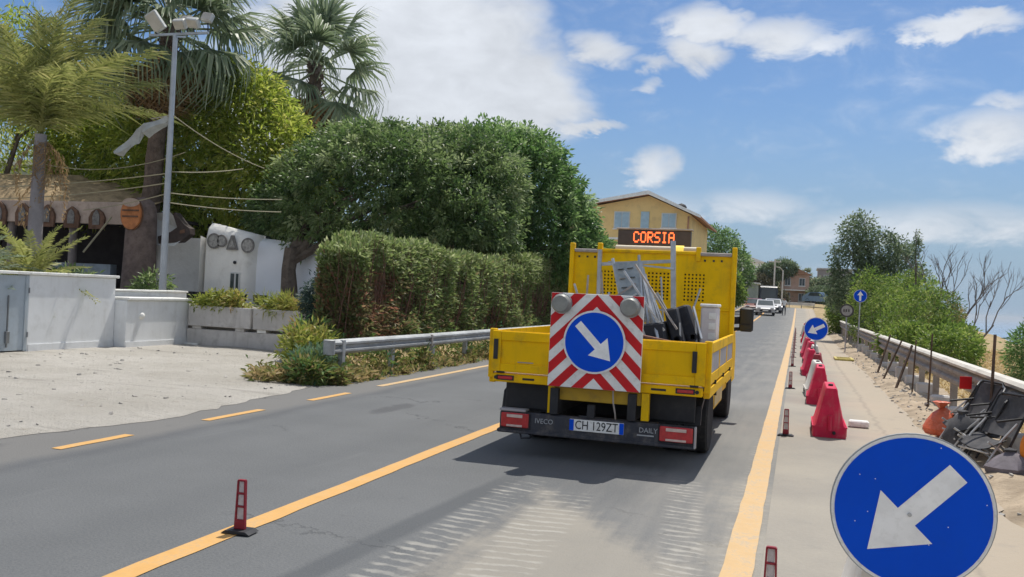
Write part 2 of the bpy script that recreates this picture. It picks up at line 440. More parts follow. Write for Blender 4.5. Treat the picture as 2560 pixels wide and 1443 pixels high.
# sheet of dried mud in front of the camera
w1 = (n1 - .5) * .55 + (n0 - .5) * .7 + (n4 - .5) * .12
sheet = ((Y * -1.0) + 7.1 - (X + 1.64) * 1.38).mn((X + 2.0) * 1.6) + w1
sheet = sheet.mx((X + .62 + w1 * .6).mn(8.6 - Y) * .6)
sm = (sheet + (n4 - .5) * .5 + (nl - .5) * .8).step(-.15, .45)
c = mix(nt, sm * .70, c, mix(nt, n0.step(.3, .7), (.31, .285, .24), (.36, .325, .265)))
# cleat prints
def cleat(x0, x1, slope, per, ylim, skew):
    u = X - slope * (Y - 6.0)
    band = (u - x0).step(-.03, .06) * (x1 - u).step(-.03, .06) * (ylim - Y + w1).step(0, .5)
    wv = ((Y + (u - x0) * skew + (n1 - .5) * .16 + (n0 - .5) * .25) * (6.2832 / per)).sin()
    return band * (wv + (n4 - .5) * 4.2 + (n0 - .5) * 3.0).step(.1, 1.3)
cl = cleat(-2.30, -1.97, -.0, .125, 7.9, .22).mx(cleat(-1.86, -1.42, -.05, .125, 7.6, -.12)).mx(cleat(-.80, -.50, -.10, .12, 8.6, .08)).mx(cleat(-.42, -.16, .0, .14, 13, .05) * .6)
c = mix(nt, cl * (n1 * 1.7 - .25).mx(0.0).mn(1.0) * .85, c, (.42, .40, .355))
nt.links.new(c, b.inputs['Base Color']); b.inputs['Roughness'].default_value = .82; b.inputs['Specular IOR Level'].default_value = .3
setbump(nt, b, n2 * .9 + cl * .7 + sm * .4 + n4 * .3 - crk, .6, .012)
def strip(name, x0, x1, y0, y1, dz, mat, step=2.0, ex0=None, ex1=None):
    ys = []; y = y0
    while y < y1: ys.append(y); y += step
    ys.append(y1)
    vs, fs = [], []
    for y in ys:
        vs += [((ex0(y) if ex0 else x0), y, zr(y) + dz), ((ex1(y) if ex1 else x1), y, zr(y) + dz)]
    for k in range(len(ys) - 1): fs.append((2 * k, 2 * k + 1, 2 * k + 3, 2 * k + 2))
    me = bpy.data.meshes.new(name); me.from_pydata(vs, [], fs); me.materials.append(mat)
    return struct(link(name, me))
strip('road', -7.5, .05, -14, 119, 0, m_asph)
_rnd = random.Random(5)
_ed = [_rnd.uniform(-1, 1) for _ in range(400)]
def wob(y, a): k = y * 3.1; i = int(k); f = k - i; return a * (_ed[i % 400] * (1 - f) + _ed[(i + 1) % 400] * f)

# dusty concrete shoulder on the works side
m_sho, nt, b = newmat('dusty_concrete')
t = nt.nodes.new('ShaderNodeTexCoord').outputs['Object']
X, Y, Z = sepxyz(nt, t)
n0 = noise(nt, t, .5, 6, .6); n1 = noise(nt, t, 2.4, 8, .66); n2 = noise(nt, t, 35, 5, .7)
c = mix(nt, n0.step(.3, .7), (.27, .25, .22), (.345, .315, .265))
c = mix(nt, (X + (n1 - .5) * .9).step(.55, 1.25) * .75, c, (.42, .35, .265))
c = mix(nt, n1.step(.55, .75) * .45, c, (.23, .22, .20))
c = mix(nt, n2.step(.3, .8) * .18, c, (.44, .41, .36))
crk = 1.0 - ((X - 1.15 - (n1 - .5) * .35).abs() / .05).mn(1.0)
c = mix(nt, crk * .35, c, (.19, .17, .15))
nt.links.new(c, b.inputs['Base Color']); b.inputs['Roughness'].default_value = .92; b.inputs['Specular IOR Level'].default_value = .15
setbump(nt, b, n2 + n1 * 2.0, .45, .012)
strip('dusty_shoulder', -.14, 2.1, -14, 118, .004, m_sho, .35, None, lambda y: 1.75 + wob(y, .12))
# loose dirt bank at the guardrail foot
m_dirt = M('loose_dirt', (.37, .30, .22), .95, 0, .3, 1.6, .8, 18, .1, (.22, .17, .12), .6, bdist=.03)
def dirtz(x, y):
    return zr(y) - .012 + (.09 + wob(y * .7 + x * 2, .05)) * sstep(1.62, 2.0, x) * (1 - .3 * sstep(2.3, 2.9, x)) + wob(y * 2.3 + x * 9, .012)
struct(grid_mesh('dirt_bank', [1.55, 1.68, 1.8, 1.92, 2.05, 2.2, 2.35, 2.5, 2.7, 2.95], [k * .4 for k in range(-10, 230)], dirtz, m_dirt))
# gravel forecourt
m_lot, nt, b = newmat('pale_gravel')
t = nt.nodes.new('ShaderNodeTexCoord').outputs['Object']
n0 = noise(nt, t, .45, 6, .6); n1 = noise(nt, t, 3.2, 8, .68); n2 = noise(nt, t, 26, 5, .7)
mp = nt.nodes.new('ShaderNodeMapping'); mp.inputs['Scale'].default_value = (.55, 3.0, 1); mp.inputs['Rotation'].default_value = (0, 0, R(-22)); nt.links.new(t, mp.inputs[0])
nrut = noise(nt, mp.outputs[0], .55, 5, .6)
c = mix(nt, n0.step(.3, .72), (.40, .375, .33), (.50, .475, .43))
c = mix(nt, n1.step(.55, .72) * .5, c, (.30, .265, .215))
c = mix(nt, nrut.step(.56, .66) * .45, c, (.27, .25, .22))
c = mix(nt, n2.step(.55, .8) * .35, c, (.62, .60, .57))
nt.links.new(c, b.inputs['Base Color']); b.inputs['Roughness'].default_value = .95; b.inputs['Specular IOR Level'].default_value = .1
setbump(nt, b, n2 + n1 * 2.5 + nrut, .9, .04)
def lotedge(y):
    pts = [(-14, -7.6), (4, -7.35), (6.8, -7.05), (8.7, -6.68), (10.5, -6.85), (12.6, -7.1), (14.2, -7.7), (16, -9.6), (18.6, -11)]
    for (a, xa), (b_, xb) in zip(pts, pts[1:]):
        if y <= b_: return xa + (xb - xa) * max(0, (y - a)) / (b_ - a) + wob(y * 2, .07)
    return -11
ys = [-14 + .25 * k for k in range(0, 131)]
vs, fs = [], []; NX = 14
for y in ys:
    e = lotedge(y)
    for i in range(NX + 1):
        x = -34 + (e + 34) * (i / NX) ** .5
        vs.append((x, y, .004 + (.03 * sstep(0, .5, e - x)) * (.6 + .8 * abs(wob(y + x * 3, .5)))))
for j in range(len(ys) - 1):
    for i in range(NX):
        k = j * (NX + 1) + i; fs.append((k, k + 1, k + NX + 2, k + NX + 1))
me = bpy.data.meshes.new('gravel_forecourt'); me.from_pydata(vs, [], fs); me.materials.append(m_lot)
me.polygons.foreach_set('use_smooth', [True] * len(me.polygons)); struct(link('gravel_forecourt', me))

# painted lines
def linemat(name, col, worn, amt):
    m, nt, b = newmat(name); t = nt.nodes.new('ShaderNodeTexCoord').outputs['Object']
    n1 = noise(nt, t, 5, 7, .7); n2 = noise(nt, t, 45, 4, .7)
    c = mix(nt, n1.step(.3, .7), tuple(k * .88 for k in col), col)
    c = mix(nt, (n1 * .6 + n2 * .5).step(.52, .68) * amt, c, worn)
    nt.links.new(c, b.inputs['Base Color']); b.inputs['Roughness'].default_value = .75
    setbump(nt, b, n2, .3, .004); return m
m_lineL = linemat('orange_road_paint', (.64, .36, .11), (.36, .29, .20), .4)
m_lineR = linemat('dusty_orange_road_paint', (.60, .40, .19), (.36, .32, .26), .7)
def jag(x, a): return lambda y: x + wob(y * 4 + x, a)
strip('lane_line', -3.43, -3.28, -14, 117, .005, m_lineL, .3, jag(-3.435, .008), jag(-3.28, .008))
strip('lane_line', -.36, -.15, -14, 117, .009, m_lineR, .3, jag(-.365, .006), jag(-.185, .006))
for a, b_ in ((2.2, 3.2), (4.45, 5.45), (6.7, 7.66), (8.88, 10.02), (11.2, 12.34)):
    strip('edge_dash', -6.36, -6.24, a, b_, .005, m_lineL, .3, jag(-6.355, .008), jag(-6.24, .008))
strip('edge_line', -6.42, -6.28, 13.5, 117, .005, m_lineR, .3, jag(-6.42, .01), jag(-6.29, .01))

# ================================================================ boundary walls, terrace
m_white = M('white_render', (.74, .755, .76), .85, 0, .05, 1.2, .25, 30, .2, (.52, .52, .50), .4, streak=(.46, .45, .42), stamt=.4)
m_cope = M('white_coping', (.78, .78, .74), .8, 0, .08, 3, .3, 40, .2, (.50, .47, .40), .5)
m_conc = M('weathered_concrete', (.52, .50, .475), .9, 0, .12, 1.5, .5, 25, .15, (.33, .31, .28), .6, bdist=.01, streak=(.24, .22, .2), stamt=.6)
m_soil = M('planter_soil', (.12, .08, .05), .95, 0, .3, 6, .8, 20, .1)
m_tile = M('terrace_paving', (.36, .33, .29), .9, 0, .15, 1.0, .3, 14, .15, (.22, .2, .17), .5)
struct(MB().bx(-60, -14.45, -14, 18.75, -.6, .93).bx(-60, -9.9, 18.75, 70, -.6, .90).build('terrace', m_tile))
w = thing('boundary_wall', 'tall white rendered boundary wall with pale coping beside the gravel forecourt', 'wall', (-14.1, 0, 0))
MB().bx(-.3, 0, 14.12, 16.47, -.1, 1.50, .012).bx(-.3, -.015, -14, 12.58, -.1, 1.50).build('wall', m_white, w)
for y0, y1 in ((-14, -6), (-5.99, 1), (1.01, 6), (6.01, 10.4), (10.41, 14.1), (14.11, 15.3), (15.31, 16.53)):
    MB().bx(-.35, .045, y0, y1, 1.502, 1.56, .01).build('coping', m_cope, w)
MB().bx(0.0, .02, 14.15, 16.45, -.1, .16).build('plinth', m_white, w)
m_gate = M('blue_grey_gate', (.40, .46, .51), .55, .1, .08, 1.5, .1, 30, .4, (.30, .33, .35), .4, streak=(.28, .24, .2), stamt=.4)
g = thing('metal_gate', 'blue grey metal gate leaf with a long vertical bolt in white wall', 'gate', (-14.1, 13.35, 0))
MB().bx(-.08, -.02, -.75, .75, .05, 1.48, .006).build('panel', m_gate, g)
MB().bx(-.02, .005, .69, .76, .04, 1.485).build('frame_upright', m_gate, g)
MB().bar((0, .3, .12), (0, .3, 1.1), .022).build('bolt_rod', M('dull_steel', (.24, .25, .26), .45, .7), g)
MB().bx(-.02, .03, .26, .34, .2, .42, .004).build('lock_case', M('dull_steel', (.24, .25, .26), .45, .7), g)
for z in (.35, 1.2):
    MB().tube([(.012, .765, z - .05), (.012, .765, z + .05)], .014, 8).build('hinge', M('dull_steel', (.24, .25, .26), .45, .7), g)
w = thing('boundary_wall', 'lower white boundary wall with a round bulkhead light beside the planters', 'wall', (-13.8, 0, 0))
MB().bx(-.5, 0, 16.475, 18.62, -.1, 1.04, .012).build('wall', m_white, w)
for y0, y1 in ((16.48, 17.55), (17.56, 18.7)):
    MB().bx(-.55, .05, y0, y1, 1.042, 1.10, .01).build('coping', m_cope, w)
MB().bx(0, .02, 16.48, 18.6, -.1, .14).build('plinth', m_white, w)
MB().lathe([(.075, 0), (.075, .02), (.06, .05), (.03, .065), (.001, .07)], 16, (0, 16.95, .70), 'x').build('round_lamp', m_cope, w, True)
w = thing('parapet', 'narrow white parapet step behind the low wall at pole foot', 'wall', (-14.55, 17.6, .93))
MB().bx(-.25, 0, -1.0, 1.9, 0, .28, .01).build('wall', m_white, w); MB().bx(-.28, .03, -1.02, 1.92, .282, .325, .008).build('coping', m_cope, w)
w = thing('plinth_wall', 'low grey concrete plinth wall under the two planters', 'wall', (-13.78, 18.55, 0))
MB().bx(0, 3.5, -.02, .5, -.1, .40, .015).build('wall', m_conc, w)
MB().bx(-.03, .35, -.08, -.022, -.05, .06, .02).build('foot_block', m_cope, w)
m_dk = M('matt_black_plastic', (.03, .03, .035), .7, 0, .2, 6, .2)  # plain black colour of the pots, small fittings, flue and tank
rng = np.random.default_rng(3)
L_shrub = LEAF('yellow_green_leaf', [(.10, .14, .02), (.20, .24, .04), (.33, .34, .08), (.30, .20, .07)])
for i, (x0, x1, lab) in enumerate(((-13.72, -12.03, 'left concrete trough planter with yellow green shrubs, next to white wall'), (-11.97, -10.35, 'right concrete trough planter with grass spilling over, next to hedge'))):
    p = thing('trough_planter', lab, 'planter', ((x0 + x1) / 2, 18.72, .40), 0, 'concrete trough planters')
    h = (x1 - x0) / 2
    bm_ = MB()
    bm_.bx(-h, h, -.24, -.17, .07, .55, .012).bx(-h, h, .19, .26, .07, .55, .012).bx(-h, -h + .07, -.172, .192, .07, .55).bx(h - .07, h, -.172, .192, .07, .55).bx(-h + .06, h - .06, -.18, .2, .071, .13)
    bm_.build('trough', m_conc, p)
    for fx in (-h + .22, h - .3): MB().bx(fx - .12, fx + .12, -.2, .2, .0, .069).build('foot', m_cope if i else m_conc, p)
    MB().bx(-h + .071, h - .071, -.169, .189, .13, .48).build('soil', m_soil, p)
    for q in range(4 if i == 0 else 5):
        fx = -h + .25 + q * (2 * h - .5) / 4; hh = rng.uniform(.12, .22)
        s = thing('planter_shrub', ['leafy %s shrub in the left trough, %s', 'arching %s tuft in the right trough, %s'][i] % (['yellow green', 'olive', 'pale green', 'lime', 'straw green'][q], ['nearest the white wall', 'second from the white wall', 'in the middle of its row', 'fourth from the white wall', 'last before the hedge'][q]), 'shrub', ((x0 + x1) / 2 + fx, 18.72, .88), 0, 'shrubs in the planters')
        MB().tube([(0, 0, -.02), (.02, 0, hh)], [.015, .008], 5).build('stem', m_soil, s)
        crown('foliage', s, L_shrub, [(0, 0, hh, .3, .2, hh * 1.1)], 34, 12, .10, .13 if i == 0 else .22, .05 if i == 0 else .022, 40 + q + 9 * i, inner=.4, droop=.1, vbase=lambda C, r, q=q: r.normal(.35 + .12 * q, .15, len(C)))

# ================================================================ restaurant on the terrace
m_cave = M('cream_cave_render', (.84, .82, .77), .9, 0, .06, .8, .5, 9, .15, (.50, .46, .40), .4, bdist=.03)
m_cave2 = M('bluish_white_render', (.84, .86, .90), .85, 0, .04, .8, .3, 9, .15)
m_tan = M('straw_thatch', (.36, .27, .16), .95, 0, .3, 3, .9, 30, .1, (.20, .14, .08), .6, bdist=.03)
m_brown = M('carved_brown_wood', (.15, .085, .055), .75, 0, .3, 4, .5, 25, .2, (.07, .04, .03), .6, bdist=.01)
m_dark = M('dark_interior', (.035, .03, .032), .9, 0, .3, 2)
m_glass = M('dark_window_glass', (.03, .045, .05), .08, 0, .2, 1, 0, spec=.6)
m_frame = M('pale_window_frame', (.62, .62, .60), .6, 0, .08, 4)
rb = thing('restaurant_building', 'white cave style restaurant with round and triangular wall motifs behind the planters', 'building', (-16.5, 24.2, .9))
# local x: -1.2 .. 2.3 facade
def facade(x0, x1, top, y0, y1, n=10):
    poly = [(x0, 0)] + [(x1, 0)] + [(x1 + (x0 - x1) * k / n, top((x1 + (x0 - x1) * k / n))) for k in range(n + 1)]
    return MB().prism(poly, y0, y1)
def cave_wall(x0, x1, yf, top, back, n=18):
    """bulging wall with a rounded shoulder, curved in plan"""
    vs, rows = [], ((0, 0), (.55, .0), (.82, .03), (.93, .10), (1.0, .28))
    for i in range(n + 1):
        x = x0 + (x1 - x0) * i / n
        for fz, ins in rows: vs.append((x, yf(x) + ins, top(x) * fz))
        vs.append((x, back, top(x))); vs.append((x, back, 0))
    m_ = len(rows) + 2; fs = [(i * m_ + j, (i + 1) * m_ + j, (i + 1) * m_ + j + 1, i * m_ + j + 1) for i in range(n) for j in range(m_ - 1)]
    fs += [tuple(range(m_)), tuple(range((n + 1) * m_ - 1, n * m_ - 1, -1))]
    return MB().add(vs, fs)
cave_wall(-1.15, .74, lambda x: .0 + .55 * max(0, (x - .35) / .39) ** 2 + .5 * max(0, (-.95 - x) / .2) ** 2, lambda x: 2.46 - .20 * (x + 1.15) - .6 * max(0, -(x + .95)) ** 1.5, .62).build('wall', m_cave, rb, True)
cave_wall(.60, 2.7, lambda x: .32 + .12 * math.sin((x - .6) * 1.5), lambda x: 2.02 - .10 * (x - .72), .66).build('wall', m_cave2, rb, True)
MB().bx(-1.1, 2.4, .62, 6, 0, 1.9).build('rear_volume', m_cave, rb)
MB().bx(-4.4, -1.16, 1.62, 1.9, 0, 2.0).build('rear_volume', m_cave, rb)
arch = MB()
for k in range(8):   # curved reveal beside the door
    a0, a1 = R(90 * k / 8), R(90 * (k + 1) / 8)
    arch.add([(-1.16 - .5 * (1 - math.cos(a)), .0 + 1.4 * math.sin(a), z) for a in (a0, a1) for z in (0, 2.0 - .25 * math.sin(a))], [(0, 2, 3, 1)])
arch.build('curved_reveal', m_cave, rb, True)
d = MB().bx(-2.2, -1.62, 1.50, 1.55, .05, 1.42, .01).build('door', m_frame, rb)
MB().bx(-2.13, -1.93, 1.47, 1.50, .12, 1.36).bx(-1.89, -1.70, 1.47, 1.50, .12, 1.36).build('glass', m_glass, d)
MB().bar((-1.91, 1.45, .7), (-1.91, 1.45, .95), .02).build('handle', m_dk, d)
for x in (-1.0, .12):
    pass
wn = MB().bx(-.02, .32, -.04, 0, .02, .92, .008).build('window', m_frame, rb)
MB().bx(.01, .13, -.055, -.04, .06, .88).bx(.20, .28, -.055, -.04, .06, .88).build('pane', m_glass, wn)
MB().lathe([(.05, 0), (.05, .03), (.02, .05)], 12, (.12, -.05, 1.22), 'y').build('spot_lamp', m_dk, rb)
m_motif = M('grey_shield_motif', (.20, .19, .18), .85, 0, .3, 12, .6, 40, .15, (.08, .075, .07), .7, bdist=.01)
m_motif2 = M('pale_shield_centre', (.36, .35, .33), .85, 0, .3, 14, .6, 40, .15, (.14, .13, .12), .6, bdist=.01)
for x, z, r in ((-.65, 1.85, .24), (-.38, 1.86, .19), (.55, 1.75, .23)):
    q = MB().lathe([(r, 0), (r, .03), (r * .82, .05), (r * .8, .02), (.001, .02)], 20, (x, -.05, z), 'y').build('round_shield', m_motif, rb)
    MB().lathe([(r * .76, 0), (r * .5, .03), (.001, .035)], 18, (x, -.055, z), 'y').build('shield_centre', m_motif2, q)
q = MB().prism([(-.2, -.2), (.2, -.2), (.05, .24), (-.05, .24)], -.05, 0, (0.0, 0, 1.8)).build('triangular_shield', m_motif, rb)
MB().prism([(-.11, -.13), (.11, -.13), (.0, .14)], -.07, -.05, (0.0, 0, 1.8)).build('shield_centre', m_motif2, q)
for k, x in enumerate((-1.0, -.5, .8, 1.5)):
    s = thing('terrace_pot', 'dark low pot %s under the restaurant wall' % ['nearest the curved doorway', 'left of the slit window', 'in front of the bluish wall', 'beside the big tree trunk'][k], 'pot', (-16.5 + x, 23.5, .9), 0, 'dark pots under the restaurant wall')
    MB().lathe([(.12, 0), (.2, .1), (.22, .28), (.19, .28), (.17, .24), (.001, .22)], 14).build('pot', m_dk, s, True)
    MB().lathe([(.16, .23), (.1, .26), (.001, .27)], 12).build('soil', m_soil, s)

# thatched pavilion to the left
pv = thing('thatched_pavilion', 'tan thatched pavilion with brown arched carvings along its eaves, left of the totem post', 'pavilion', (-22.5, 24.0, .9))
MB().bx(-7, 3.2, 4.0, 4.3, 0, 2.6).build('back_wall', m_dark, pv)
MB().bx(-7, 3.2, .5, 4.0, 2.45, 2.55).build('ceiling', m_dark, pv)
rf = MB(); rnd = random.Random(2)
nx = 26; top = []
for i in range(nx + 1):
    x = -7.2 + 9.4 * i / nx
    for j, (yy, zz) in enumerate(((-.05, 2.92), (0.3, 3.30), (1.3, 3.75), (2.6, 4.15), (4.4, 4.3))):
        top.append((x, yy + rnd.uniform(-.05, .05), zz - .035 * (x + 7) * (x > -2) - (.12 * max(0, x + 1)) + rnd.uniform(-.05, .05)))
fs = [(i * 5 + j, (i + 1) * 5 + j, (i + 1) * 5 + j + 1, i * 5 + j + 1) for i in range(nx) for j in range(4)]
rf.add(top, fs).build('thatch_roof', m_tan, pv, True)
m_fas = M('peach_fascia', (.45, .36, .30), .9, 0, .15, 2, .4, 20, .1, (.28, .2, .16), .5)
MB().bx(-7.1, 2.2, -.12, .0, 2.25, 2.95, .01).build('fascia', m_fas, pv)
for k in range(9):   # brown pointed-arch carvings and cream gaps along the eaves
    x = -6.6 + k * .98; hh = .95 - .03 * k
    poly = [(-.3, -.25), (.3, -.25), (.32, .25), (.22, .5), (0, .68), (-.22, .5), (-.32, .25)]
    c_ = MB().prism([(p[0] * .95, p[1] * hh) for p in poly], -.2, -.125, (x, 0, 2.42 - .02 * k)).build('carved_arch', m_brown, pv)
    MB().prism([(p[0] * .42, p[1] * .5) for p in poly], -.225, -.2, (x, 0, 2.5 - .02 * k)).build('carved_face', m_motif, c_)
for x in (-6.9, -4.6, -2.4, .1, 2.9):
    MB().tube([(x, .1, 0), (x, .1, 2.3)], .13, 10).build('column', M('greyed_timber', (.22, .19, .18), .85, 0, .2, 3, .5, 20), pv, True)
MB().bx(-2.0, .4, 1.5, 1.8, 0, 1.0).build('bar_counter', M('pale_blue_counter', (.34, .40, .46), .7, 0, .2, 3), pv)
sail = thing('canvas_sail', 'pale canvas sail stretched above the restaurant door', 'awning', (-18.6, 23.6, 2.95))
MB().add([(-.75, .1, .55), (.25, 0, .62), (.95, .05, .0), (.5, -.05, -.42), (-.75, .05, -.42), (-.05, .35, .25)], [(0, 1, 5), (1, 2, 5), (2, 3, 5), (3, 4, 5), (4, 0, 5)]).build('canvas', M('pale_canvas', (.62, .63, .62), .9, 0, .1, 3), sail, True)
MB().tube([(-.75, .1, .55), (.25, 0, .62), (.95, .05, 0)], .012, 5).build('edge_rope', m_dk, sail)
bk = thing('carved_bracket', 'dark carved wooden beak shaped bracket at restaurant corner', 'carving', (-17.75, 23.75, 3.0))
MB().prism([(-.95, -.42), (-.2, -.35), (.15, -.1), (.12, .08), (-.1, .2), (-.42, .55), (-.5, .5), (-.32, .1), (-.55, -.05), (-1.0, -.2)], -.16, .10).build('beak', M('black_carved_wood', (.055, .04, .035), .6, 0, .3, 5, .5, 25), bk)
MB().prism([(-.2, -.1), (-.02, -.06), (-.04, .05), (-.2, .0)], -.18, -.16).build('inlay', m_brown, bk)
tt = thing('totem_post', 'tall brown carved totem post with an orange oval face on top', 'totem', (-19.05, 23.2, .9))
MB().lathe([(.52, 0), (.5, .4), (.47, 1.2), (.45, 1.9), (.44, 2.3), (.42, 2.7), (.33, 2.92), (.18, 3.02), (.001, 3.05)], 20).build('post', M('weathered_palm_wood', (.17, .13, .115), .9, 0, .25, 4, .8, 14, .15, (.09, .07, .06), .6, bdist=.03), tt, True)
fc = MB().prism([(.36 * math.sin(a), .46 * math.cos(a)) for a in [2 * math.pi * k / 24 for k in range(24)]], -.50, -.40, (0, 0, 2.5)).build('oval_face', M('orange_wood', (.45, .17, .06), .7, 0, .25, 5, .4, 20), tt)
MB().prism([(.41 * math.sin(a), .5 * math.cos(a)) for a in [2 * math.pi * k / 24 for k in range(24)]], -.44, -.42, (0, 0, 2.5)).build('oval_rim', m_brown, fc)
MB().bx(-.3, .3, -.52, -.50, 2.58, 2.63).bx(-.28, .28, -.52, -.50, 2.4, 2.45).build('carved_line', m_brown, fc)
MB().prism([(.3 * math.sin(a), .13 * math.cos(a)) for a in [2 * math.pi * k / 18 for k in range(18)]], -.515, -.49, (0, 0, 2.84)).build('pale_brow', m_fas, fc)
gb = thing('grey_building', 'plain grey building at upper left behind the feather palm', 'building', (-34, 31, .9))
MB().bx(-9, 4.2, 0, 6, 0, 5.1).build('wall', M('grey_green_render', (.42, .45, .43), .9, 0, .08, 1), gb)
MB().bx(-9.2, 4.4, -.2, 6.2, 5.1, 5.3).build('roof_slab', m_cope, gb)
for x in (-1.5, 1.5):
    q = MB().bx(x - .5, x + .5, -.05, 0, 2.6, 4.0).build('window', m_frame, gb); MB().bx(x - .42, x + .42, -.07, -.05, 2.68, 3.92).build('pane', m_glass, q)

# ================================================================ far houses
def window(parent, x, z, w, h, y, blind=None):
    f = MB().bx(x - w / 2 - .08, x + w / 2 + .08, y - .06, y, z - h / 2 - .08, z + h / 2 + .08).build('window', m_frame, parent)
    MB().bx(x - w / 2, x - .03, y - .09, y - .06, z - h / 2, z + h / 2).bx(x + .03, x + w / 2, y - .09, y - .06, z - h / 2, z + h / 2).build('pane', blind or m_glass, f)
    MB().bx(x - w / 2 - .15, x + w / 2 + .15, y - .16, y - .0605, z - h / 2 - .16, z - h / 2 - .085).build('sill', m_cope, f)
m_yel = M('ochre_render', (.78, .57, .25), .9, 0, .07, .6, .2, 8, .15, (.45, .33, .18), .4)
m_rtile = M('terracotta_tile', (.40, .22, .14), .85, 0, .2, 2, .6, 12, .15, (.26, .17, .12), .5, bdist=.04)
m_blind = M('pale_blue_shutter', (.36, .50, .58), .7, 0, .1, 3)
hs = thing('yellow_house', 'ochre yellow gabled house above the truck with pale blue shutters', 'house', (-12.0, 72, .1))
MB().prism([(-4.0, 0), (3.75, 0), (3.75, 8.25), (.5, 9.65), (-4.0, 8.75)], 0, 14).build('wall', m_yel, hs)
MB().prism([(.5, 9.70), (4.6, 7.94), (4.6, 8.16), (.5, 10.0), (-4.95, 8.94), (-4.95, 8.70)], -.74, -.703).build('barge_board', m_cope, hs)
rf = MB()
rf.prism([(.5, 9.72), (4.55, 7.98), (4.55, 8.14), (.5, 9.98)], -.7, 14.5).build('roof_slope', m_rtile, hs)
MB().prism([(.5, 9.72), (.5, 9.98), (-4.9, 8.92), (-4.9, 8.74)], -.7, 14.5).build('roof_slope', m_rtile, hs)
MB().bx(-6.8, -4.02, 2, 12, 0, 8.2).build('side_wing', M('brick_wing', (.40, .22, .15), .9, 0, .25, 3, .5, 10), hs)
MB().prism([(-7.2, 8.0), (-4.03, 8.6), (-4.03, 8.75), (-7.2, 8.15)], 1.5, 12.5).build('wing_roof', m_rtile, hs)
for x in (-6.3, -5.4, -4.7): MB().bx(x - .12, x + .12, 1.9, 2.0, 6.6, 7.9).build('pilaster', m_yel, hs)
window(hs, -1.6, 7.7, 1.1, 1.2, 0, m_blind); window(hs, 2.1, 7.75, 1.0, 1.0, 0, m_blind); window(hs, -1.6, 4.6, 1.0, 1.3, 0, m_blind); window(hs, 2.1, 4.6, 1.0, 1.3, 0, m_blind)
MB().bx(-4.03, 3.78, -.05, -.002, 6.15, 6.32).build('string_course', m_cope, hs)
MB().tube([(3.6, -.08, 8.1), (3.6, -.08, 0)], .06, 8).build('downpipe', m_rtile, hs)
MB().bx(-.5, .9, -.9, -.01, 6.35, 6.5).build('balcony_slab', m_cope, hs)
MB().bx(-.1, .55, -.07, -.003, 6.5, 8.4).build('balcony_door', m_blind, hs)
MB().lathe([(.42, 0), (.42, .12), (.30, .3), (.001, .42)], 14, (2.95, .5, 8.75)).build('roof_cowl', m_dk, hs, True)
MB().tube([(2.95, .5, 8.5), (2.95, .5, 8.8)], .1, 8).tube([(2.2, .5, 8.8), (2.2, .5, 9.25)], .09, 8).build('flue', m_dk, hs)
MB().bx(-2.3, -1.9, 2, 2.5, 9.2, 9.75).build('chimney', m_rtile, hs)
MB().lathe([(.45, 0), (.45, .5), (.3, .62)], 12, (-4.9, 3, 8.9)).build('water_tank', m_dk, hs, True)
ph = thing('pink_house', 'small pinkish house with brown roof at the end of the road', 'house', (-.2, 140, zr(140)))
MB().bx(-2.4, 1.6, 0, 6, -3, 4.0).build('wall', M('pink_render', (.50, .33, .25), .9, 0, .12, 1, .2, 8), ph)
MB().prism([(-2.7, 4.0), (1.9, 4.0), (-.4, 5.0)], -.4, 6.3).build('roof', m_rtile, ph)
for x in (-1.4, .6): window(ph, x, 2.9, .7, 1.0, 0); window(ph, x, .7, .7, 1.0, 0)
MB().bx(-2.4, 1.7, -1.1, 0, 1.6, 1.75).build('balcony', m_cope, ph)
gh = thing('grey_tower_block', 'plain grey brown block behind the tree right of the road', 'building', (6.0, 165, 3))
MB().bx(-3, 2.5, 0, 7, -4, 5.2).build('wall', M('grey_brown_render', (.30, .27, .26), .9, 0, .1, .5), gh)
MB().bx(-3.2, 2.7, -.2, 7.2, 5.2, 5.45).build('parapet', m_conc, gh)
for x in (-1.6, 0, 1.5):
    for z in (1.5, 3.6): window(gh, x, z, .8, 1.2, 0)
sh = thing('roadside_shed', 'long grey green flat shed beyond the left lane', 'shed', (-9.5, 126, zr(126)))
MB().bx(-3.5, 4.2, 0, 5, -1, 2.6).build('wall', M('grey_green_sheet', (.25, .30, .28), .8, 0, .15, 1), sh)
MB().bx(-3.8, 4.5, -.6, 5.3, 2.6, 2.8).build('roof', M('pale_sheet_roof', (.5, .52, .5), .6, 0, .1, 1), sh)
for x in (-2.2, 0, 2.4): window(sh, x, 1.4, 1.2, .9, 0)
wh = thing('white_villa', 'white low villa roof glimpsed above the far left greenery', 'house', (-9.5, 150, zr(150)))
MB().bx(-3, 4, 0, 7, -2, 5.6).build('wall', m_cave2, wh); MB().prism([(-3.4, 5.6), (4.4, 5.6), (.5, 6.9)], -.4, 7.4).build('roof', m_cope, wh)
for x in (-1.5, 1.8): window(wh, x, 4.2, .9, 1.2, 0)

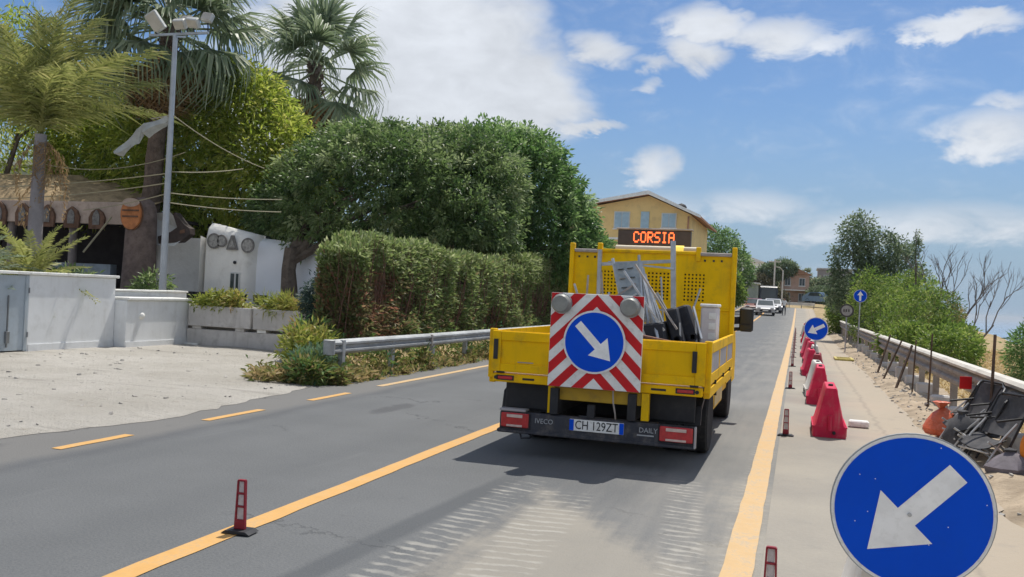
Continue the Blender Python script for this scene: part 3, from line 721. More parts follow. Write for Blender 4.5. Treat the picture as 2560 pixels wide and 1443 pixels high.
# ================================================================ trees and plants
m_bark = M('grey_brown_bark', (.13, .105, .085), .95, 0, .3, 3, .9, 16, .1, (.07, .055, .045), .6, bdist=.03)
m_bark2 = M('palm_trunk_bark', (.16, .12, .095), .95, 0, .3, 4, 1, 12, .1, (.08, .06, .05), .6, bdist=.05)
m_greytrunk = M('smooth_grey_trunk', (.25, .235, .24), .9, 0, .15, 2, .5, 20, .15, (.16, .15, .15), .4, bdist=.01)
L_dark = LEAF('dark_glossy_leaf', [(.042, .082, .024), (.085, .142, .042), (.155, .215, .078), (.31, .36, .19)], .38, .42, .5)
L_green = LEAF('fresh_green_leaf', [(.042, .095, .028), (.085, .165, .045), (.16, .25, .08), (.30, .39, .19)], .38, .42, .45)
L_yel = LEAF('bamboo_green_leaf', [(.08, .115, .015), (.17, .23, .028), (.29, .33, .055), (.42, .40, .12)], .5, .5)
L_hedge = LEAF('hedge_leaf', [(.32, .14, .09), (.21, .17, .085), (.135, .185, .06), (.20, .26, .085), (.38, .41, .22)], .36, .5)
L_palm = LEAF('palm_leaf', [(.07, .105, .06), (.13, .175, .095), (.22, .265, .16), (.36, .39, .28)], .32, .45, .4)
L_dead = LEAF('dead_palm_leaf', [(.16, .095, .045), (.27, .18, .09), (.36, .26, .14)], .25, .8, .1)
L_feather = LEAF('yellow_feather_leaf', [(.08, .10, .028), (.16, .18, .05), (.25, .26, .085), (.36, .33, .14)], .4, .5)
L_bush = LEAF('bright_bush_leaf', [(.05, .095, .018), (.10, .17, .028), (.175, .25, .045), (.30, .34, .10)], .35, .5)
L_olive = LEAF('olive_tree_leaf', [(.05, .075, .04), (.09, .135, .065), (.15, .20, .105), (.26, .29, .19)], .3, .5)
L_weed = LEAF('weed_leaf', [(.35, .26, .13), (.22, .20, .07), (.13, .17, .04), (.10, .18, .05), (.07, .17, .08)], .3, .6)
L_straw = LEAF('straw_leaf', [(.30, .21, .10), (.45, .34, .17), (.55, .44, .25)], .3, .8, .1)
m_twig = M('reddish_twig', (.16, .085, .06), .9, 0, .3, 8)

def tree(name, label, base, top, r0, r1, targets, mat, ells, nc, nl, cr, L, Wd, seed, bark=None, cat='tree', group=None, **kw):
    t = thing(name, label, cat, base, 0, group)
    B = Vector(base)
    limbs('trunk', t, bark or m_bark, (0, 0, -.1), Vector(top) - B, r0, r1, [Vector(q) - B for q in targets], seed)
    e2 = [(e[0] - B.x, e[1] - B.y, e[2] - B.z, e[3], e[4], e[5]) for e in ells]
    if 'zmin' in kw: zf = kw['zmin']; kw['zmin'] = (lambda x: zf(x + B.x) - B.z) if callable(zf) else zf - B.z
    crown('crown', t, mat, e2, nc, nl, cr, L, Wd, seed + 1, **kw)
    return t
EA = [(-15.75, 26.3, 3.75, 1.35, 1.5, 1.25), (-12.64, 26.81, 3.94, 3.49, 3.27, 2.73), (-14.77, 26.16, 3.67, 1.74, 1.74, 1.64), (-14.93, 26.49, 4.38, 1.58, 1.74, 1.64), (-13.84, 26.81, 5.14, 1.85, 1.74, 1.64), (-10.03, 27.25, 4.65, 1.74, 1.85, 1.91), (-10.57, 26.6, 3.45, 2.34, 2.4, 2.29), (-12.21, 25.51, 4.43, 2.62, 2.29, 2.07), (-11.34, 27.8, 4.87, 2.62, 2.4, 1.96)]
tree('dome_tree', 'broad clipped dome tree with dark grey green leaves and trunk by the planters', (-14.35, 23.9, .9), (-14.4, 24.1, 2.6), .25, .22,
     [(-13, 26.6, 5.2), (-14.8, 25.8, 4.1), (-11.2, 26.4, 4.4), (-13.5, 27.4, 4.9), (-10.4, 26.4, 4.2), (-12, 25.2, 4.9)], L_dark, EA, 1900, 60, .23, .15, .066, 11, zmin=lambda x: 2.45 if x < -14.3 else 3.0, inner=.0, droop=.55, out=.55, vspread=.24, rosette=True, sep=.37)
EB = [(-11.0, 31.8, 4.4, 3.5, 3.2, 3.3), (-8.8, 31.5, 3.7, 1.95, 2.0, 2.4), (-7.4, 31.8, 2.7, 1.15, 1.4, 1.35), (-10.0, 31.4, 5.2, 2.3, 2.3, 2.35), (-6.5, 32, 2.2, .75, 1, .9), (-9.0, 31.6, 4.75, 1.45, 1.7, 1.6)]
tree('dome_tree', 'second dome tree with brighter green leaves behind, above the long hedge', (-9.9, 32.0, .9), (-9.8, 32, 3.2), .3, .25,
     [(-10.8, 31.5, 6.0), (-8.8, 31.5, 4.8), (-11.8, 32.5, 5), (-7.4, 31.6, 3.2), (-9.6, 30.8, 5.6)], L_green, EB, 1600, 52, .26, .19, .08, 21, zmin=2.2, inner=.0, droop=.55, out=.55, vspread=.24, rosette=True, sep=.42)
EC = [(-19.6, 28.0, 6.6, 2.6, 2.0, 2.7), (-22.6, 28.2, 6.2, 2.4, 2.0, 2.6), (-17.6, 27.8, 5.4, 1.9, 1.8, 2.0), (-16.2, 27.4, 4.8, 1.2, 1.4, 1.4), (-20.2, 27.6, 4.4, 3.2, 1.6, 1.5), (-25.5, 28.6, 5.6, 2.2, 1.8, 2.4)]
tree('bamboo_tree', 'airy yellow green leafy tree mass between the pole and the dome tree', (-20.6, 28.2, .9), (-20.6, 28.2, 3.2), .2, .15,
     [(-19.6, 28, 7.5), (-22.6, 28.2, 7), (-17.6, 27.8, 6), (-16.2, 27.4, 5), (-25, 28.6, 6), (-20, 27.4, 5)], L_yel, EC, 3400, 16, .30, .27, .08, 31, inner=.3, droop=.35, out=.5, vspread=.2)
EL2 = [(-30.5, 27.5, 7.6, 2.6, 2.0, 3.2), (-27.4, 26.5, 8.8, 2.0, 1.8, 2.2), (-25.6, 27.5, 7.2, 1.8, 1.5, 1.7)]
tree('leafy_tree', 'tall yellow green leafy tree filling the upper left corner', (-29.2, 27.5, .9), (-29, 27.3, 5.0), .22, .16,
     [(-30.5, 27.5, 9), (-27.5, 26.6, 9.5), (-25.8, 27.4, 8)], L_yel, EL2, 1000, 12, .36, .25, .07, 35, inner=.3, droop=.3, out=.5)

# ---------------- palms
def fan_frond(seed, dead=False, droop=.5):
    rnd = np.random.default_rng(seed); n = 38; vs, fs, vv = [], [], []
    def quad(a, b, c, d, v): k = len(vs); vs.extend([a, b, c, d]); fs.append((k, k + 1, k + 2, k + 3)); vv.append(v)
    for k in range(6):   # petiole strip
        s0, s1 = k / 6, (k + 1) / 6
        z0, z1 = -.10 * s0 ** 2, -.10 * s1 ** 2
        quad((s0, -.025, z0), (s0, .025, z0), (s1, .02, z1), (s1, -.02, z1), .8)
        quad((s0, 0, z0 - .03), (s0, 0, z0 + .01), (s1, 0, z1 + .01), (s1, 0, z1 - .03), .6)
    o = np.array([1.0, 0, -.10])
    for i in range(n):
        a = R(-112 + 224 * i / (n - 1) + rnd.uniform(-3, 3)); L = (.98 - .28 * abs(a) / R(112)) * rnd.uniform(.88, 1.08)
        d = np.array([math.cos(a), math.sin(a), .18 * (1 - abs(a) / 2)]); sd = np.array([-math.sin(a), math.cos(a), 0])
        p1 = o + d * L * .55; p2 = o + d * L * .85; p3 = o + d * L * 1.0
        dr = droop * rnd.uniform(.6, 1.4); p1[2] -= .10 * dr; p2[2] -= .38 * dr; p3[2] -= .85 * dr; p3 -= d * .14 * dr
        v = rnd.normal(.5, .16); w0, w1, w2 = .018, .030, .014; up = np.array([0, 0, .03])
        quad(o - sd * w0, o + sd * w0, p1 + sd * w1 + up * (i % 2), p1 - sd * w1 + up * ((i + 1) % 2), v)
        quad(p1 - sd * w1 + up * ((i + 1) % 2), p1 + sd * w1 + up * (i % 2), p2 + sd * w2, p2 - sd * w2, v)
        quad(p2 - sd * w2, p2 + sd * w2, p3 + sd * .006, p3 - sd * .006, v + .12)
    me = bpy.data.meshes.new('fan_frond'); me.from_pydata([tuple(map(float, p)) for p in vs], [], fs)
    at = me.attributes.new('v', 'FLOAT', 'FACE'); at.data.foreach_set('value', np.clip(vv, 0, 1).astype(np.float32))
    me.materials.append(L_dead if dead else L_palm); return me
def feather_frond(seed, mat, n=34, width=.24, bend=.6, lw=.02, plume=.3):
    rnd = np.random.default_rng(seed); vs, fs, vv = [], [], []
    def quad(a, b, c, d, v): k = len(vs); vs.extend([a, b, c, d]); fs.append((k, k + 1, k + 2, k + 3)); vv.append(v)
    cur = lambda s: np.array([s * (1 - .18 * bend * s), 0, -bend * s * s])
    for k in range(10):
        a, b_ = cur(k / 10), cur((k + 1) / 10); w = .014 * (1 - k / 11)
        quad(a + [0, -w, 0], a + [0, w, 0], b_ + [0, w, 0], b_ + [0, -w, 0], .7)
    for i in range(n):
        s = .08 + .92 * i / (n - 1); p = cur(s); Lf = width * (.35 + .65 * math.sin(min(1, s * 1.15) * math.pi * .85 + .25)) * rnd.uniform(.85, 1.15)
        for sg in (-1, 1):
            d = np.array([rnd.uniform(.3, .8), sg * rnd.uniform(.45, 1.0), rnd.uniform(-.55, .85) * plume]); d /= np.linalg.norm(d); q = p + d * Lf * .6; t_ = p + d * Lf; t_[2] -= Lf * (.3 + .45 * plume * rnd.uniform(.3, 1.3)); q[2] -= Lf * .08
            v = rnd.normal(.5, .17); u = np.array([lw, 0, 0])
            quad(p - u * .5, p + u * .5, q + u * .6, q - u * .6, v); quad(q - u * .6, q + u * .6, t_ + u * .1, t_ - u * .1, v + .1)
    me = bpy.data.meshes.new('feather_frond'); me.from_pydata([tuple(map(float, p)) for p in vs], [], fs)
    at = me.attributes.new('v', 'FLOAT', 'FACE'); at.data.foreach_set('value', np.clip(vv, 0, 1).astype(np.float32))
    me.materials.append(mat); return me
FAN = [fan_frond(k, False, .25 + .22 * k) for k in range(4)]; FAND = [fan_frond(20 + k, True, .9 + .2 * k) for k in range(2)]
def fan_palm(name, label, base, top, r0, size, seed, nf=46, ndead=14, lean=0.0):
    t = thing(name, label, 'palm tree', base); B = Vector(base); T = Vector(top) - B; rnd = random.Random(seed)
    b = MB(); N = 14
    pts = [Vector((0, 0, -.1)).lerp(T, k / N) + Vector((rnd.uniform(-.02, .02), rnd.uniform(-.02, .02), 0)) for k in range(N + 1)]
    b.tube(pts, [r0 * (1.25 - .35 * k / N) * (1 + .07 * (k % 2)) for k in range(N + 1)], 12)
    b.build('trunk', m_bark2, t, True)
    boot = MB()
    for k in range(70):   # old leaf bases below the crown
        a = rnd.uniform(0, 6.28); h = T.z - rnd.uniform(0, 1.5); p = Vector((T.x + math.cos(a) * r0 * .85, T.y + math.sin(a) * r0 * .85, h))
        q = p + Vector((math.cos(a) * .18, math.sin(a) * .18, .22)); boot.bar(p, q, .07, .03)
    boot.build('leaf_bases', m_bark2, t)
    for k in range(nf):
        u = k / nf; elv = 82 - 125 * u ** 1.1 + rnd.uniform(-8, 8); az_ = k * 137.5 + rnd.uniform(-12, 12)
        me = FAN[min(3, int(u * 4))]
        f = link('frond', me, t, T + Vector((0, 0, .1 - .45 * u)), (R(rnd.uniform(-22, 22)), -R(elv), R(az_)))
        s = size * rnd.uniform(.85, 1.12) * (.85 + .25 * min(1, u * 2)); f.scale = (s, s, s)
    for k in range(ndead):
        f = link('dead_frond', FAND[k % 2], t, T + Vector((0, 0, -.45)), (R(rnd.uniform(-30, 30)), R(rnd.uniform(48, 80)), R(k * 137.5 + 60)))
        s = size * rnd.uniform(.7, .95); f.scale = (s, s, s)
    return t
fan_palm('fan_palm', 'tall fan palm standing alone against white cloud', (-19.9, 34, .9), (-19.6, 34, 10.7), .26, 1.72, 3, 27, 5)
fan_palm('fan_palm', 'big fan palm with brown skirt behind the floodlight pole', (-20.9, 25.6, .9), (-20.3, 25.6, 10.0), .26, 1.6, 8, 44, 30)
FE = [feather_frond(k, L_feather, 84, .23, .22 + .24 * k, .010, 1.0) for k in range(3)]
FED = [feather_frond(30 + k, L_dead, 30, .20, 1.0, .02) for k in range(2)]
FEC = [feather_frond(50 + k, L_feather, 34, .16, .35 + .2 * k, .02) for k in range(2)]
FECD = [feather_frond(60 + k, L_palm, 34, .16, .45 + .2 * k, .02) for k in range(2)]
def feather_palm(name, label, base, top, r0, size, seed, nf, ndead, fr, frd, spread=(85, -35), cat='palm tree', bark=None):
    t = thing(name, label, cat, base); B = Vector(base); T = Vector(top) - B; rnd = random.Random(seed); N = 10
    b = MB(); b.tube([Vector((0, 0, -.05)).lerp(T, k / N) for k in range(N + 1)], [r0 * (1.1 - .35 * k / N) * (1 + .04 * (k % 2)) for k in range(N + 1)], 12)
    b.build('trunk', bark or m_greytrunk, t, True)
    for k in range(nf):
        u = k / nf; elv = spread[0] + (spread[1] - spread[0]) * u + rnd.uniform(-9, 9)
        f = link('frond', fr[min(len(fr) - 1, int(u * len(fr)))], t, T, (R(rnd.uniform(-15, 15)), -R(elv), R(k * 137.5 + rnd.uniform(-10, 10))))
        s = size * rnd.uniform(.85, 1.15); f.scale = (s, s, s)
    for k in range(ndead):
        f = link('dead_frond', frd[k % len(frd)], t, T - Vector((0, 0, .1)), (0, R(rnd.uniform(20, 60)), R(rnd.uniform(-60, 60) if k % 3 else rnd.uniform(0, 360))))
        s = size * rnd.uniform(.35, .55); f.scale = (s, s, s)
    return t
feather_palm('feather_palm', 'slim feather palm with grey trunk and brown hanging fronds at far left', (-18.9, 19.0, .9), (-18.85, 19, 5.1), .19, 3.3, 5, 19, 9, FE, FED, (89, 46))
feather_palm('cycad', 'bright yellow green cycad spreading over the wall coping', (-15.3, 15.35, .9), (-15.3, 15.35, 1.35), .15, 1.4, 6, 30, 0, FEC, FED, (78, -15), 'cycad', m_bark2)
feather_palm('cycad', 'darker grey green cycad at the left picture edge', (-15.4, 14.0, .9), (-15.4, 14.0, 1.4), .15, 1.25, 7, 26, 0, FECD, FED, (75, -15), 'cycad', m_bark2)
for k, (x, y, lab) in enumerate(((-15.6, 16.9, 'low dark green plant at the tall wall end'), (-17.6, 22.0, 'dark green bushy plant right of the totem foot'), (-20.9, 21.6, 'grey green bushy plant left of the totem foot'))):
    t = thing('terrace_plant', lab, 'plant', (x, y, .9), 0, 'plants on the terrace')
    MB().tube([(0, 0, -.02), (.03, 0, .3)], [.03, .015], 6).build('stem', m_bark, t)
    crown('foliage', t, [L_dark, L_dark, L_olive][k], [(0, 0, .35, .5, .4, .4)], 50, 14, .14, .2, .06, 70 + k, inner=.4)

# ---------------- hedge beside the road
hd = thing('long_hedge', 'long overgrown hedge of mixed green and reddish leaves behind the left guardrail', 'hedge', (-8.85, 15.9, .2))
rng = np.random.default_rng(8)
def hedge_top(y): return 2.36 + .02 * y + .10 * math.sin(y * .55 + .6) + .06 * math.sin(y * 2.1) - (.28 if 9.5 < y < 11.3 else 0) - .25 * sstep(1.0, 0, y)
n = 56000
yy = rng.uniform(0, 19, n) ** 1.0; yy = 19 * (rng.random(n) ** 1.35)
side = rng.random(n)
tp = np.array([hedge_top(y) for y in yy])
Pn = rng.uniform(0, 2.4, n); depth = np.abs(rng.normal(0, .16, n)); bulge = np.zeros(n)
for _ in range(150):   # irregular bulges and hollows
    by, bz, br, ba = rng.uniform(0, 19), rng.uniform(0, 2.4), rng.uniform(.15, .45), rng.normal(0, .10)
    bulge += ba * np.exp(-((yy - by) ** 2 + (Pn - bz) ** 2) / br ** 2)
Px = np.where(side < .62, .85 + bulge - depth, rng.uniform(-.1, .85, n)); Pz = np.where(side < .62, (.05 + .95 * Pn / 2.4) * (tp - .15), tp - .15 - depth * .8 + .1 * rng.random(n))
endm = side > .88
Px = np.where(endm, rng.uniform(-.1, .9, n), Px); yy = np.where(endm, np.abs(rng.normal(0, .14, n)) + .12 * rng.random(n), yy)
Pz = np.where(endm, rng.uniform(.05, 1, n) * (2.1 - .2), Pz)
rd = np.where((Px > .5) & (Pz > tp - .5), -.16 * (Pz - tp + .5), 0); Px = Px + rd * 1.2
C = np.stack([Px, yy, Pz], 1)
Dd = rng.normal(size=(n, 3)) * .7; Dd[:, 0] += np.where(side < .62, .8, .1); Dd[:, 2] += np.where(side < .62, .15, .9); Dd[:, 1] -= endm * .9
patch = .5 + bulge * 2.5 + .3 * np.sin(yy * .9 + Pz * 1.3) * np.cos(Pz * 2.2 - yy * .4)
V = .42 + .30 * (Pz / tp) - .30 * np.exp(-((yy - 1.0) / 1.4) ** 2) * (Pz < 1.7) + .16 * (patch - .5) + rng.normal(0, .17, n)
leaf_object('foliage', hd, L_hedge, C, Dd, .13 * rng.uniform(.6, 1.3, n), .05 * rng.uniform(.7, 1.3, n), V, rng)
tw = MB(); rnd = random.Random(4)
for k in range(420):
    y = 19 * rnd.random() ** 1.4; x = rnd.uniform(.35, .92); h = hedge_top(y) * rnd.uniform(.6, 1.03)
    tw.tube([(x - .2, y, 0), (x + rnd.uniform(-.1, .08), y + rnd.uniform(-.2, .2), h * .6), (x + rnd.uniform(-.15, .12), y + rnd.uniform(-.3, .3), h)], [.014, .010, .004], 4, False)
tw.build('stems', m_twig, hd)
MB().bx(-.05, .45, .45, 18.9, 0, 1.9).build('shade_core', M('hedge_shade', (.035, .03, .022), .95, 0, .4, 5, .5, 20), hd)  # near-black box filling the hedge, its inner shade put into the colour
tree('round_shrub', 'small rounded blue green shrub at the near end of hedge', (-9.15, 17.0, .35), (-9.15, 17.0, .8), .05, .03, [(-9.3, 16.9, 1.4), (-9.0, 17.1, 1.4)], LEAF('blue_green_leaf', [(.02, .045, .04), (.04, .075, .06), (.08, .12, .09)], .2, .5), [(-9.25, 17.0, 1.2, .48, .45, .62)], 260, 22, .12, .10, .03, 44, cat='shrub', inner=.35)
# weeds, stalks and fallen straw round the guardrail foot
def scatter(name, label, cat, mat, n, fx, seed, L, Wd, vb, up=1.2):
    rng = np.random.default_rng(seed); C = fx(rng, n); D = rng.normal(size=(len(C), 3)) * .6; D[:, 2] = np.abs(D[:, 2]) * up + .25
    o = leaf_object(name, None, mat, C, D, L * rng.uniform(.5, 1.5, len(C)), Wd * rng.uniform(.6, 1.4, len(C)), vb(C, rng), rng, droop=.25)
    return stuff(o, label, cat)
def fweeds(r, n):
    y = 13.0 + 22 * r.random(n) ** 1.5; y = y + .25 * np.sin(y * 5.0); x = -6.85 - np.abs(r.normal(0, .55, n)); h = r.random(n) ** 1.6 * .46 * np.clip((-6.70 - x) * 3.0, .15, 1) * np.clip(.5 + .8 * np.sin(y * 2.3) * np.sin(y * .9 + x * 3) + .3 * np.sin(y * 7.1), .05, 1.2)
    return np.stack([x, y, np.array([gz(a, b_) for a, b_ in zip(x, y)]) + h], 1)
scatter('roadside_weeds', 'ragged green and straw coloured weeds along the left guardrail foot', 'weeds', L_weed, 12000, fweeds, 3, .15, .035, lambda C, r: .22 + 1.1 * np.clip(C[:, 2] - .05, 0, .6) + r.normal(0, .22, len(C)))
def fcorner(r, n):
    a = r.random(n) * 6.28; q = np.sqrt(r.random(n)); x = -7.65 + .7 * q * np.cos(a) + .3 * (q * np.sin(a)); y = 13.6 + 1.1 * q * np.sin(a)
    return np.stack([x, y, .03 + r.random(n) ** 2 * .16], 1)
scatter('fallen_straw', 'dry fallen leaves and straw around the guardrail end', 'dry leaves', L_weed, 2200, fcorner, 5, .16, .04, lambda C, r: r.normal(.16, .2, len(C)), .5)
for k, (x, y, w_, h, lab) in enumerate(((-8.15, 14.4, .45, .72, 'largest yellow green bush at the guardrail end'), (-7.55, 13.5, .26, .4, 'low blue green weed bush in front of guardrail end'), (-8.6, 15.3, .45, .8, 'leafy weed bush between guardrail end and hedge'), (-7.35, 13.0, .22, .26, 'small straw coloured tuft nearest the road by guardrail'))):
    t = thing('verge_bush', lab, 'bush', (x, y, .05), 0, 'bushes at the guardrail end')
    MB().tube([(0, 0, -.05), (.02, 0, h * .5)], [.02, .01], 5).build('stem', m_twig, t)
    crown('foliage', t, [L_shrub, LEAF('blue_weed_leaf', [(.06, .12, .06), (.11, .18, .11), (.2, .27, .16)], .3), L_weed, L_weed][k], [(0, 0, h * .5, w_, w_, h * .52)], 110, 14, .13, .15, .045, 90 + k, inner=.45, droop=-.2, out=.4)

# ---------------- works side: scrub, tall tree, dead tree
tree('roadside_tree', 'tall airy grey green tree right of the road beyond the guardrail', (3.6, 48, .0), (3.3, 48, 3.0), .16, .12,
     [(2.9, 48, 6.0), (2.2, 47.6, 4.6), (4.3, 48.2, 4.8), (3.6, 48.6, 5.4), (1.9, 48, 3.6), (4.8, 48, 3.4)], L_olive,
     [(2.7, 48, 5.3, .85, .8, .95), (2.3, 47.8, 4.0, .9, .9, .9), (3.6, 48.2, 4.5, 1.0, .9, 1.0), (4.5, 48, 4.2, .8, .8, .9), (3.0, 47.7, 3.0, 1.5, 1.1, 1.0), (4.4, 48.2, 2.8, 1.2, 1.0, 1.1), (2.2, 48, 2.3, .9, .9, .9), (5.0, 48.3, 3.6, .7, .7, .8)], 800, 17, .24, .17, .08, 55, inner=.45, droop=.1, out=.4)
bushes = [(3.1, 40, 1.2, 3.0, 'bright green bush under the blue arrow sign'), (3.7, 33, 1.0, 2.45, 'rounded lime green bush nearest to the guardrail bend'), (3.95, 27.5, .75, 1.25, 'lowest bright bush at the edge of dry field'), (4.75, 32, .75, 1.3, 'yellow green bush between dry field and lime bush'),
          (4.9, 39, 1.2, 2.4, 'olive bush at the foot of the bare tree'), (6.0, 47, 1.4, 1.7, 'dark low bush on the slope edge'), (8.0, 62, 1.8, 1.4, 'blue green low scrub furthest down the slope'), (4.4, 56, 1.5, 2.9, 'dark green bush behind the tall tree'), (5.4, 70, 2.0, 3.6, 'high bush beyond the tall tree'), (4.5, 44, 1.5, 3.4, 'pale green bush below tall tree'),
          (6.8, 92, 2.4, 3.4, 'distant rounded bush at the road bend'), (6.4, 55, 1.4, 2.0, 'wide scrub behind the bare tree'), (3.0, 29.5, .6, 1.25, 'slim weed bush leaning on the guardrail'),
          (2.25, 57, .5, 1.5, 'small lime bush hiding the guardrail end behind the far arrow sign'), (3.6, 64, 1.0, 1.6, 'low green bush after the guardrail end'), (3.8, 78, 1.3, 1.8, 'second low bush after the guardrail end'), (4.6, 104, 1.7, 2.0, 'dark rounded bush before the parked blue grey car')]
for k, (x, y, w_, h, lab) in enumerate(bushes):
    z = gz(x, y); t = thing('scrub_bush', lab, 'bush', (x, y, z), 0, 'scrub beyond the right guardrail'); r_ = random.Random(k)
    limbs('stem', t, m_bark, (0, 0, -.1), (0, 0, h * .3), .05, .04, [(r_.uniform(-.5, .5) * w_, r_.uniform(-.4, .4) * w_, h * r_.uniform(.5, .8)) for _ in range(4)], k, 5)
    dk = k in (5, 6, 7, 8, 10, 11, 16)
    es = [(0, 0, h * .5, w_, w_ * .8, h * .5)] + [(r_.uniform(-.6, .6) * w_, r_.uniform(-.5, .5) * w_, h * r_.uniform(.5, .85), w_ * .5, w_ * .5, h * .28) for _ in range(4)]
    s_ = 1 if y < 45 else 1.5
    crown('foliage', t, [L_bush, L_olive][dk] if k != 4 else L_weed, es, int(330 * w_), 13, .16 * s_, .13 * s_, .05 * s_, 120 + k, inner=.3, droop=.05, out=.55)
def bare_tree(label, base, specs, seed):
    t = thing('bare_tree', label, 'tree', base); rnd = random.Random(seed); b = MB(); tw = MB()
    def grow(p, d, L, r, lvl):
        q = p + d * L; m = p.lerp(q, .5) + Vector((rnd.uniform(-1, 1), rnd.uniform(-1, 1), 0)) * L * .07
        (b if lvl < 2 else tw).tube([p, m, q], [r, r * .85, r * .65], 5 if lvl < 2 else 4, False)
        if lvl < 4:
            for _ in range(3 if lvl else 2):
                nd = (d + Vector((rnd.uniform(-1, 1) * .6, rnd.uniform(-1, 1) * .4, rnd.uniform(-.1, .5)))).normalized()
                grow(p.lerp(q, rnd.uniform(.55, 1)), nd, L * rnd.uniform(.5, .75), r * .55, lvl + 1)
    for d, L, r in specs: grow(Vector((0, 0, -.1)), Vector(d).normalized(), L, r, 0)
    b.build('trunk', M('bleached_bark', (.17, .145, .13), .9, 0, .2, 5), t, True); tw.build('twigs', M('bleached_bark', (.17, .145, .13), .9, 0, .2, 5), t)
bare_tree('leafless dead tree with pale forked branches on the slope', (5.6, 40, -.1), [((-.15, 0, 1), 2.3, .055), ((.4, 0, 1), 2.0, .05), ((.12, .1, 1), 2.1, .045)], 2)
bare_tree('smaller leafless dead tree leaning right towards the sea', (6.4, 41, -.3), [((.6, 0, .9), 2.0, .05), ((.25, 0, 1), 1.8, .04)], 9)
st = thing('agave_stalk', 'dry flower stalk with dark tufts left of the bare tree', 'plant', (4.5, 40, 0))
MB().tube([(0, 0, 0), (-.03, 0, 2.5), (-.12, 0, 4.9)], [.05, .04, .015], 6).build('stalk', m_bark, st)
crown('tuft', st, L_olive, [(-.1, 0, 4.0 + .25 * k, .22 - .03 * k, .2, .1) for k in range(4)] + [(.25, 0, 3.2, .3, .2, .12)], 60, 8, .08, .12, .05, 66, inner=.5)
tree('tamarisk_bush', 'feathery green bush at the right picture edge behind the guardrail', (4.4, 20.2, -.05), (4.4, 20.2, .5), .05, .03, [(4.3, 20.2, 1.0), (4.6, 20.3, 1.1)], L_green, [(4.45, 20.3, .85, .42, .4, .62)], 190, 16, .12, .13, .03, 77, cat='bush', inner=.4, droop=-.2)
def ffield(r, n):
    y = 12 + 36 * r.random(n); x = 2.9 + 7 * r.random(n)
    return np.stack([x, y, np.array([gz(a, b_) for a, b_ in zip(x, y)]) + r.random(n) * .05], 1)
scatter('dry_grass', 'short straw coloured dry grass covering the field beyond the right guardrail', 'grass', L_straw, 16000, ffield, 9, .16, .02, lambda C, r: r.normal(.5, .25, len(C)), 1.6)

# ---------------- far greenery
far = [('street_tree', 'tall green tree just right of the truck bulkhead', (-8.6, 100, zr(100)), [(-8.6, 100, 6.3, 2.9, 2.4, 3.4), (-6.4, 100, 5.2, 1.7, 1.6, 2.0), (-8.0, 99.5, 3.6, 2.4, 2, 2.2)], L_green, 900),
       ('street_tree', 'shorter green tree leaning towards the road past the truck', (-6.9, 92, zr(92)), [(-6.9, 92, 3.4, 1.4, 1.3, 1.6), (-6.0, 92, 2.6, .8, .8, 1.0)], L_bush, 420),
       ('umbrella_pine', 'dark flat topped umbrella pine above the far vehicles', (-4.0, 140, zr(140)), [(-3.6, 140, 6.6, 2.3, 2.0, 1.0), (-2.2, 140, 7.2, 1.9, 1.6, 1.0), (-4.8, 140, 5.9, 1.4, 1.3, .9)], L_olive, 620),
       ('roadside_oak', 'brown green tree between the shed and the pink house', (-7.0, 138, zr(138)), [(-7.4, 138, 4.2, 2.4, 2, 1.7), (-5.2, 138, 4.4, 1.5, 1.4, 1.6)], LEAF('brown_green_leaf', [(.06, .06, .03), (.10, .095, .05), (.16, .14, .08)], .2), 520),
       ('roadside_oak', 'rounded dull green tree left of the grey block', (3.2, 138, zr(138) + .5), [(3.0, 138, 3.2, 1.9, 1.6, 1.4), (4.8, 139, 2.8, 1.8, 1.6, 1.5)], L_olive, 520),
       ('roadside_oak', 'olive tree beside the pink house terrace', (-2.9, 133, zr(133)), [(-2.7, 133, 2.6, 1.2, 1.1, 1.1)], LEAF('brown_green_leaf', [(.06, .06, .03)] * 3, .2), 240)]
for k, (nm, lab, base, es, mt, nc) in enumerate(far):
    tp_ = (es[0][0], es[0][1], es[0][2] - es[0][5] * .6)
    tree(nm, lab, base, tp_, .18, .14, [e[:3] for e in es], mt, es, nc, 12, .34, .34, .16, 200 + 3 * k, inner=.25)
for k, (x, y, w_, h, lab) in enumerate(((-13, 160, 5, 5.5, 'far dark tree clump left of the white villa'), (-1.5, 160, 3.0, 4.2, 'far tree clump behind the pink house'), (3.6, 156, 2.6, 3.6, 'far tree clump left of the grey block foot'), (9.5, 150, 4.0, 4.6, 'far tree clump right of the grey block'), (6.5, 134, 2.2, 2.4, 'far low tree clump before the grey block'), (-9.5, 118, 2.4, 3.0, 'far low tree before the shed'))):
    z = zr(y) - .3
    tree('far_tree', lab, (x, y, z), (x, y, z + h * .4), .2, .15, [(x + w_ * .4, y, z + h * .7), (x - w_ * .4, y, z + h * .7)], L_olive, [(x, y, z + h * .5, w_, w_ * .6, h * .5), (x + w_ * .4, y, z + h * .65, w_ * .5, w_ * .4, h * .42)], 480, 11, .4, .42, .2, 300 + k, group='far tree clumps', inner=.2)
fan_palm('fan_palm', 'tiny distant fan palm beside the pink house', (1.0, 142, zr(142)), (1.0, 142, 6.6), .18, .55, 12, 26, 8)

